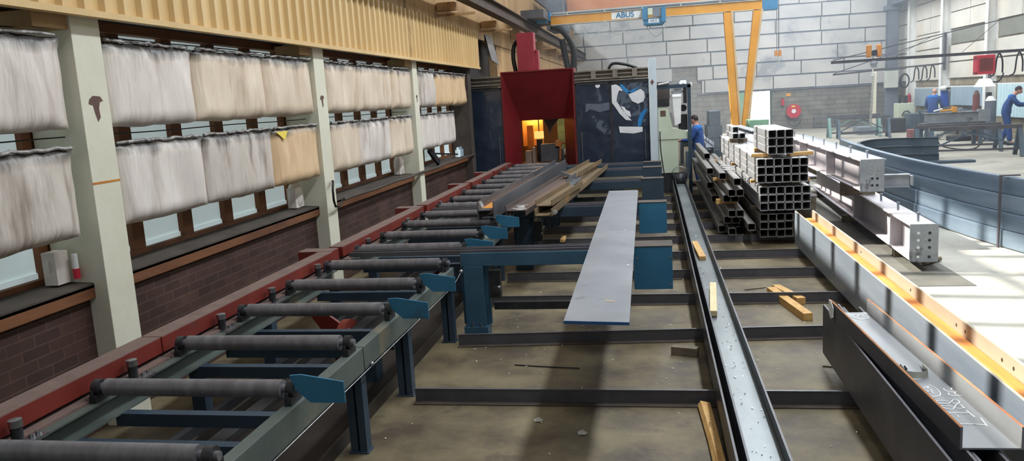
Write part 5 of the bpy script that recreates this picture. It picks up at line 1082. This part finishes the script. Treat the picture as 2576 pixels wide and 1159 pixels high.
b = MB(); b.cyl((10.79, 32.9, 1.02), (10.79, 32.9, 1.16), .08); tag(b.build('tape_roll', mat('lime_tape', (176, 196, 96))), 'lime green roll beside the blue jacket', 'roll')
# gas bottles and stands behind the front trestle
for k, (x, y, h, rr_, cap, lb) in enumerate(((10.32, 27, 1.25, .16, M_white, 'grey gas cylinder with a white cap behind the front trestle'), (9.98, 27.2, 1.45, .1, M_patch, 'brown narrow stand left of the white capped cylinder'))):
    e = empty('gas_cylinder', (x, y, 0), lb, 'cylinder')
    b = MB(); b.cyl((x, y, 0), (x, y, h), rr_, n=20); b.build('bottle', M_gap if k == 0 else mat('maroon', (110, 60, 58), (130, 76, 72)), e)
    b = MB(); b.cyl((x, y, h), (x, y, h+.14), rr_*.95, rr_*.4, n=20); b.build('cap', cap, e)
e = empty('workbench', (10.55, 29, 0), 'cluttered steel workbench along the right wall', 'bench')
b = MB(); b.box(10.1, 10.8, 28.6, 33.2, .78, .84); b.build('bench_top', M_trestle, e)
for y in (28.7, 30.9, 33.1):
    for x in (10.15, 10.75): b = MB(); b.box(x-.03, x+.03, y-.03, y+.03, 0, .78); b.build('leg', M_trestle, e)
random.seed(9)
kinds = [('steel_offcut', M_steel_blue), ('steel_offcut', M_plategrey), ('tool_box', M_bearing), ('steel_offcut', M_wood_g), ('tool_box', M_patch)]
for k in range(16):
    nm, mt = kinds[k % 5]; x = random.uniform(10.25, 10.6); y = 28.8+k*.26; h = random.uniform(.04, .16)
    b = MB(); b.bar((x-.12, y, .84+h/2), (x+.14, y+random.uniform(-.1, .1), .84+h/2), random.uniform(.06, .16), h); tag(b.build(nm, mt, bevel=.004), 'small %s on the cluttered right wall workbench' % nm.replace('_', ' '), 'offcut', 'clutter on the right wall bench')
# low clutter on the floor
for k, (x, y, sx, sy, sz, mt, lb) in enumerate(((9.2, 28.6, .3, .3, .3, M_ltgrey, 'white sack on the floor under the right bench'), (9.75, 27.7, .35, .3, .16, M_bearing, 'flat black case on the floor beside the white sack'), (8.45, 28.0, .2, .2, .42, mat('maroon_bin', (120, 70, 70), (136, 84, 82)), 'maroon bin on the floor behind the bench'), (9.45, 33.6, .4, .4, .55, M_bearing, 'dark crate stack beside the cream machine'), (8.4, 33.4, .5, .5, .3, M_steel_blue, 'low blue grey crate near the far trestles'), (10.6, 23.2, .5, .5, .8, M_ledge, 'brown grey cart at the right picture edge'), (10.3, 33.8, .4, .4, .7, M_trestle, 'slate machine block behind the bald worker'))):
    b = MB(); b.box(x-sx, x+sx*.6, y-sy, y+sy, 0, sz) if k else b.sphere((x, y, .2), .3, 10, (1.1, 1, .72)); tag(b.build(['sack', 'flat_case', 'waste_bin', 'crate', 'crate', 'cart', 'machine_block'][k], mt, bevel=.02), lb, ['sack', 'case', 'bin', 'crate', 'crate', 'cart', 'machine'][k])
b = MB(); b.tube(catmull([(8.0, 24.5, .45), (8.05, 24.4, .15), (8.5, 24.3, .02), (9.0, 24.4, .03), (9.3, 24.6, .3)], 6), .018, 6); tag(b.build('floor_cable', M_black), 'black cable drooping to the floor under the front trestle', 'cable')
# back wall safety items
e = empty('hose_reel', (6.52, 39.3, .85), 'round red fire hose reel on the back wall', 'reel')
b = MB(); b.cyl((6.52, 39.25, .86), (6.52, 39.4, .86), .33, n=36); b.build('disc', M_redbox, e)
b = MB(); b.cyl((6.52, 39.23, .86), (6.52, 39.25, .86), .1, n=24); b.build('hub', M_white, e)
b = MB(); b.box(6.42, 6.58, 39.243, 39.25, 1.05, 1.12); b.build('yellow_mark', mat('yellow_sticker', (236, 200, 70)), e)
b = MB(); b.tube([(6.55+.28*math.cos(t), 39.3, .4+.26*math.sin(t)) for t in [math.pi+i*math.pi/10 for i in range(11)]], .02, 6); b.build('hose', M_black, e)
e = empty('fire_extinguisher', (6.05, 39.35, 1.15), 'small red fire extinguisher on the back wall left of the hose reel', 'extinguisher')
b = MB(); b.cyl((6.05, 39.42, 1.15), (6.05, 39.42, 1.45), .075); b.build('cylinder', M_redbox, e)
b = MB(); b.cyl((6.05, 39.42, 1.45), (6.05, 39.42, 1.52), .03); b.build('valve', M_bearing, e)
b = MB(); b.box(6.22, 6.42, 39.47, 39.49, 1.56, 1.7); tag(b.build('wall_sign', M_yellow), 'small yellow sign above the hose reel', 'sign')
b = MB(); b.box(7.4, 10, 39.2, 39.3, .1, .14); b.box(7.4, 7.44, 39.2, 39.3, 0, .5); b.box(8.4, 8.44, 39.2, 39.3, 0, .5); b.box(7.4, 8.44, 39.2, 39.3, .46, .5); tag(b.build('low_rack', M_gap), 'low grey rack against the back wall', 'rack')
# blue grey machinery in haze behind the yellow crane leg
for k, (x0_, x1_, y_, z0_, z1_, lb) in enumerate(((1.65, 2.1, 26, 0, .55, 'lowest blue grey steel pack behind the crane leg'), (1.7, 2.15, 26.02, .56, .95, 'middle blue grey steel pack behind the crane leg'), (1.78, 2.1, 26.04, .96, 1.4, 'topmost blue grey steel pack behind the crane leg'))):
    b = MB(); b.box(x0_, x1_, y_, y_+1.5, z0_, z1_)
    for j in range(3): b.box(x0_-.02, x1_+.02, y_+.2+.5*j, y_+.26+.5*j, z0_, z1_+.002)
    tag(b.build('steel_pack', M_trestle), lb, 'pack')
b = MB(); b.box(2.3, 2.75, 20, 20.8, 1.0, 1.3); b.box(2.3, 2.75, 20.0, 20.8, 0, 1.0); tag(b.build('green_block', M_greenblk), 'pale green block at the foot of the back doorway view', 'block')
for k in range(4): b = MB(); b.cyl((2.3+.12*k, 18.6, 1.1), (2.3+.12*k, 18.6, 1.2), .03); b.build('tmp', M_steel_blue) if False else None
bar_obj('steel_beam', Iprof(.2, .24, .014, .01), (2.1, 17, 1.08), (2.0, 20.0, 1.08), M_steel_blue, 'grey beam end behind the white top bundle of tubes', 'beam')
for y in (17.4, 19.4): block((1.95, y, .48), (2.3, y, .48), .1, .955, M_wood_g, ('near' if y < 18 else 'far')+' support under the beam behind the white tube bundle')

# ================================================================== PEOPLE
def skin_mesh(name, J, E, rad, mt, parent, root, sub=1):
    names = list(J); me = bpy.data.meshes.new(name); me.from_pydata([Vector(J[k])-parent_loc(parent) if False else Vector(J[k]) for k in names], [(names.index(a), names.index(c)) for a, c in E], [])
    o = bpy.data.objects.new(name, me); C.objects.link(o); o.parent = parent
    s_ = o.modifiers.new('skin', 'SKIN'); s_.use_smooth_shade = True
    if not me.skin_vertices:
        bpy.context.view_layer.objects.active = o
    sv = me.skin_vertices[0].data if me.skin_vertices else None
    for i, k in enumerate(names):
        r0 = rad[k]; r0 = (r0, r0) if not isinstance(r0, tuple) else r0
        sv[i].radius = r0; sv[i].use_root = (k == root)
    sb = o.modifiers.new('sub', 'SUBSURF'); sb.levels = sub; sb.render_levels = sub
    me.materials.append(mt); return o
def person(label, loc, yaw, scale, J, hair, bald=False, tool=False, glasses=False):
    """J: joint positions in metres, facing +y, feet on z = 0"""
    e = empty('person', loc, label, 'person'); e.rotation_euler = (0, 0, yaw); e.scale = (scale,)*3
    E = [('pel', 'sp'), ('sp', 'ch'), ('ch', 'nk'), ('nk', 'hd'), ('hd', 'tp')]
    rad = dict(pel=(.125, .10), sp=(.115, .09), ch=(.14, .10), nk=.052, hd=(.072, .088), tp=(.055, .065))
    for s_ in 'LR':
        E += [('ch', 'sh'+s_), ('sh'+s_, 'el'+s_), ('el'+s_, 'wr'+s_), ('wr'+s_, 'pa'+s_), ('pel', 'hp'+s_), ('hp'+s_, 'kn'+s_), ('kn'+s_, 'an'+s_), ('an'+s_, 'to'+s_)]
        rad.update({'sh'+s_: .055, 'el'+s_: .042, 'wr'+s_: .028, 'pa'+s_: (.04, .02), 'hp'+s_: .085, 'kn'+s_: .055, 'an'+s_: .04, 'to'+s_: .035})
    J = dict(J)
    for s_ in 'LR':
        w, l = Vector(J['wr'+s_]), Vector(J['el'+s_]); d = (w-l).normalized(); J['pa'+s_] = tuple(w+d*.09)
        side = d.cross(Vector((0, 0, 1))).normalized(); dn = side.cross(d).normalized()
        for k, o_ in enumerate((-.03, -.01, .01, .03)):
            base = w+d*.13+side*o_*1.0; L = (.07, .085, .08, .06)[k]
            a, b_, c_ = 'f%d%sa' % (k, s_), 'f%d%sb' % (k, s_), 'f%d%sc' % (k, s_)
            J[a] = tuple(base); J[b_] = tuple(base+d*L*.5-dn*.012); J[c_] = tuple(base+d*L*.8-dn*.04)
            E += [('pa'+s_, a), (a, b_), (b_, c_)]; rad.update({a: .01, b_: .009, c_: .008})
        sg = 1 if s_ == 'R' else -1
        J['t'+s_+'a'] = tuple(w+d*.06+side*sg*-.045); J['t'+s_+'b'] = tuple(w+d*.10+side*sg*-.06-dn*.015); E += [('pa'+s_, 't'+s_+'a'), ('t'+s_+'a', 't'+s_+'b')]; rad.update({'t'+s_+'a': .012, 't'+s_+'b': .009})
    skin_mesh('body', J, E, rad, M_skin, e, 'pel')
    # head details
    hd, tp = Vector(J['hd']), Vector(J['tp']); up = (tp-hd).normalized(); fw = Vector((0, 1, 0)); fw = (fw-up*fw.dot(up)).normalized(); sd = fw.cross(up)
    c = hd+up*.03
    b = MB(); b.sphere((0, 0, 0), 1, 10)
    def ell(cc, rx, ry, rz):
        m_ = MB(); n = 10
        m_.sphere((0, 0, 0), 1, n); m_.v = [cc+sd*v.x*rx+fw*v.y*ry+up*v.z*rz for v in m_.v]; return m_
    def put(m_, nm, mt):
        me = bpy.data.meshes.new(nm); me.from_pydata(m_.v, [], m_.f); me.materials.append(mt)
        for p_ in me.polygons: p_.use_smooth = True
        o = bpy.data.objects.new(nm, me); C.objects.link(o); o.parent = e; return o
    put(ell(c, .078, .096, .115), 'head', M_skin); put(ell(c+fw*.1-up*.01, .014, .022, .024), 'nose', M_skin)
    for s_ in (-1, 1): put(ell(c+sd*s_*.08-up*.005, .012, .02, .032), 'ear', M_skin); put(ell(c+fw*.085+sd*s_*.032+up*.015, .012, .008, .007), 'eye', M_bearing)
    put(ell(c+fw*.088-up*.06, .024, .008, .006), 'mouth', mat('lips', (150, 90, 84)))
    if not bald: put(ell(c+up*.028-fw*.022, .086, .094, .103), 'hair', hair)
    else: put(ell(c-up*.01-fw*.04, .081, .07, .05), 'hair', hair)
    if glasses:
        for s_ in (-1, 1): put(ell(c+fw*.098+sd*s_*.034+up*.015, .026, .004, .018), 'glasses_lens', M_bearing)
    # overalls
    K = [k for k in J if k in ('pel', 'sp', 'ch', 'shL', 'shR', 'elL', 'elR', 'wrL', 'wrR', 'hpL', 'hpR', 'knL', 'knR', 'anL', 'anR')]
    Jo = {k: J[k] for k in K}; Jo['col'] = tuple(Vector(J['ch'])*.35+Vector(J['nk'])*.65)
    Eo = [x for x in E if x[0] in K and x[1] in K]+[('ch', 'col')]
    ro = dict(pel=(.175, .14), sp=(.17, .135), ch=(.19, .135), col=.075)
    for s_ in 'LR': ro.update({'sh'+s_: .085, 'el'+s_: .062, 'wr'+s_: .045, 'hp'+s_: .115, 'kn'+s_: .085, 'an'+s_: .078})
    skin_mesh('overalls', Jo, Eo, ro, M_denim, e, 'pel')
    ch = Vector(J['ch']); nk = Vector(J['nk'])
    Jy = {'a': J['shL'], 'b': tuple(ch*.6+nk*.4), 'c': J['shR']}; skin_mesh('shoulder_yoke', Jy, [('a', 'b'), ('b', 'c')], dict(a=.082, b=(.13, .12), c=.082), M_denim_d, e, 'b')
    for s_ in 'LR':
        a, t = Vector(J['an'+s_]), Vector(J['to'+s_]); m_ = MB(); m_.bar((a.x, a.y-.08, .045), (t.x, t.y+.05, .035), .1, .08); me = bpy.data.meshes.new('shoe'); me.from_pydata(m_.v, [], m_.f); me.materials.append(M_black); o = bpy.data.objects.new('shoe', me); C.objects.link(o); o.parent = e; bb = o.modifiers.new('b', 'BEVEL'); bb.width = .02; bb.segments = 2
    return e
def legs(dx=0, st=.12):
    return dict(hpL=(-.1, 0, .9), knL=(-.13, .04, .5), anL=(-.15, -st, .1), toL=(-.15, -st+.15, .05), hpR=(.1, 0, .9), knR=(.13, .08, .5), anR=(.15, st, .1), toR=(.15, st+.15, .05))
J1 = dict(pel=(0, -.05, .98), sp=(0, 0, 1.15), ch=(0, .1, 1.36), nk=(0, .19, 1.50), hd=(0, .27, 1.58), tp=(0, .33, 1.68), shL=(-.19, .12, 1.4), elL=(-.24, .3, 1.16), wrL=(-.16, .55, 1.17), shR=(.19, .12, 1.4), elR=(.24, .32, 1.2), wrR=(.14, .57, 1.22), **legs())
pr1 = person('dark haired worker with glasses in blue work coat leaning right over a tool', (10.1, 25.3, 0), math.atan2(-.927, .376)+math.pi/2-math.pi/2-R(0)-math.pi/2+math.pi/2, .97, J1, M_hair, glasses=True)
pr1.rotation_euler = (0, 0, math.atan2(-.376, .927)-math.pi/2)
tl = empty('welding_tool', (10.7, 25.1, 1.2), 'dark hand tool held by the worker in glasses', 'tool')
b = MB(); b.cyl((10.55, 25.1, 1.26), (10.8, 25.0, 1.22), .05, n=14); b.cyl((10.62, 25.1, 1.26), (10.58, 25.1, 1.36), .045, n=12); b.build('tool_body', M_bearing, tl)
b = MB(); b.cyl((10.72, 25.02, 1.2), (10.8, 25.0, 1.06), .03); b.build('handle', M_black, tl)
J2 = dict(pel=(0, 0, .98), sp=(0, .0, 1.15), ch=(0, .03, 1.38), nk=(0, .07, 1.53), hd=(0, .10, 1.62), tp=(0, .13, 1.72), shL=(-.2, .03, 1.42), elL=(-.27, .05, 1.14), wrL=(-.24, .22, .98), shR=(.2, .03, 1.42), elR=(.28, .06, 1.15), wrR=(.24, .26, 1.02), **legs(0, .05))
person('bald worker in blue overalls seen from behind at the right bench', (9.69, 30.2, 0), R(-38), .95, J2, mat('grey_stubble', (176, 140, 124)), bald=True)
J3 = dict(J2); J3.update(elL=(-.26, .12, 1.16), wrL=(-.2, .4, 1.15), elR=(.26, .12, 1.16), wrR=(.2, .4, 1.15))
person('operator in dark blue workwear standing behind the console post', (.98, 18, 0), R(70), .88, J3, M_hair)

# ================================================================== WELDING HAZE in the far bays
hz = MB(); hz.box(-3.6, XR-.3, 17.3, YB-.15, .02, ZR-.05)
HM = bpy.data.materials.new('welding_haze'); HM.use_nodes = True; HM.node_tree.nodes.clear()
vo = HM.node_tree.nodes.new('ShaderNodeOutputMaterial'); vs_ = HM.node_tree.nodes.new('ShaderNodeVolumeScatter')
vs_.inputs['Color'].default_value = (.78, .88, 1, 1); vs_.inputs['Density'].default_value = .013; vs_.inputs['Anisotropy'].default_value = .35
HM.node_tree.links.new(vs_.outputs[0], vo.inputs['Volume'])
tag(hz.build('welding_haze', HM), 'thin bluish welding haze hanging in the far bays', 'haze', kind='stuff')
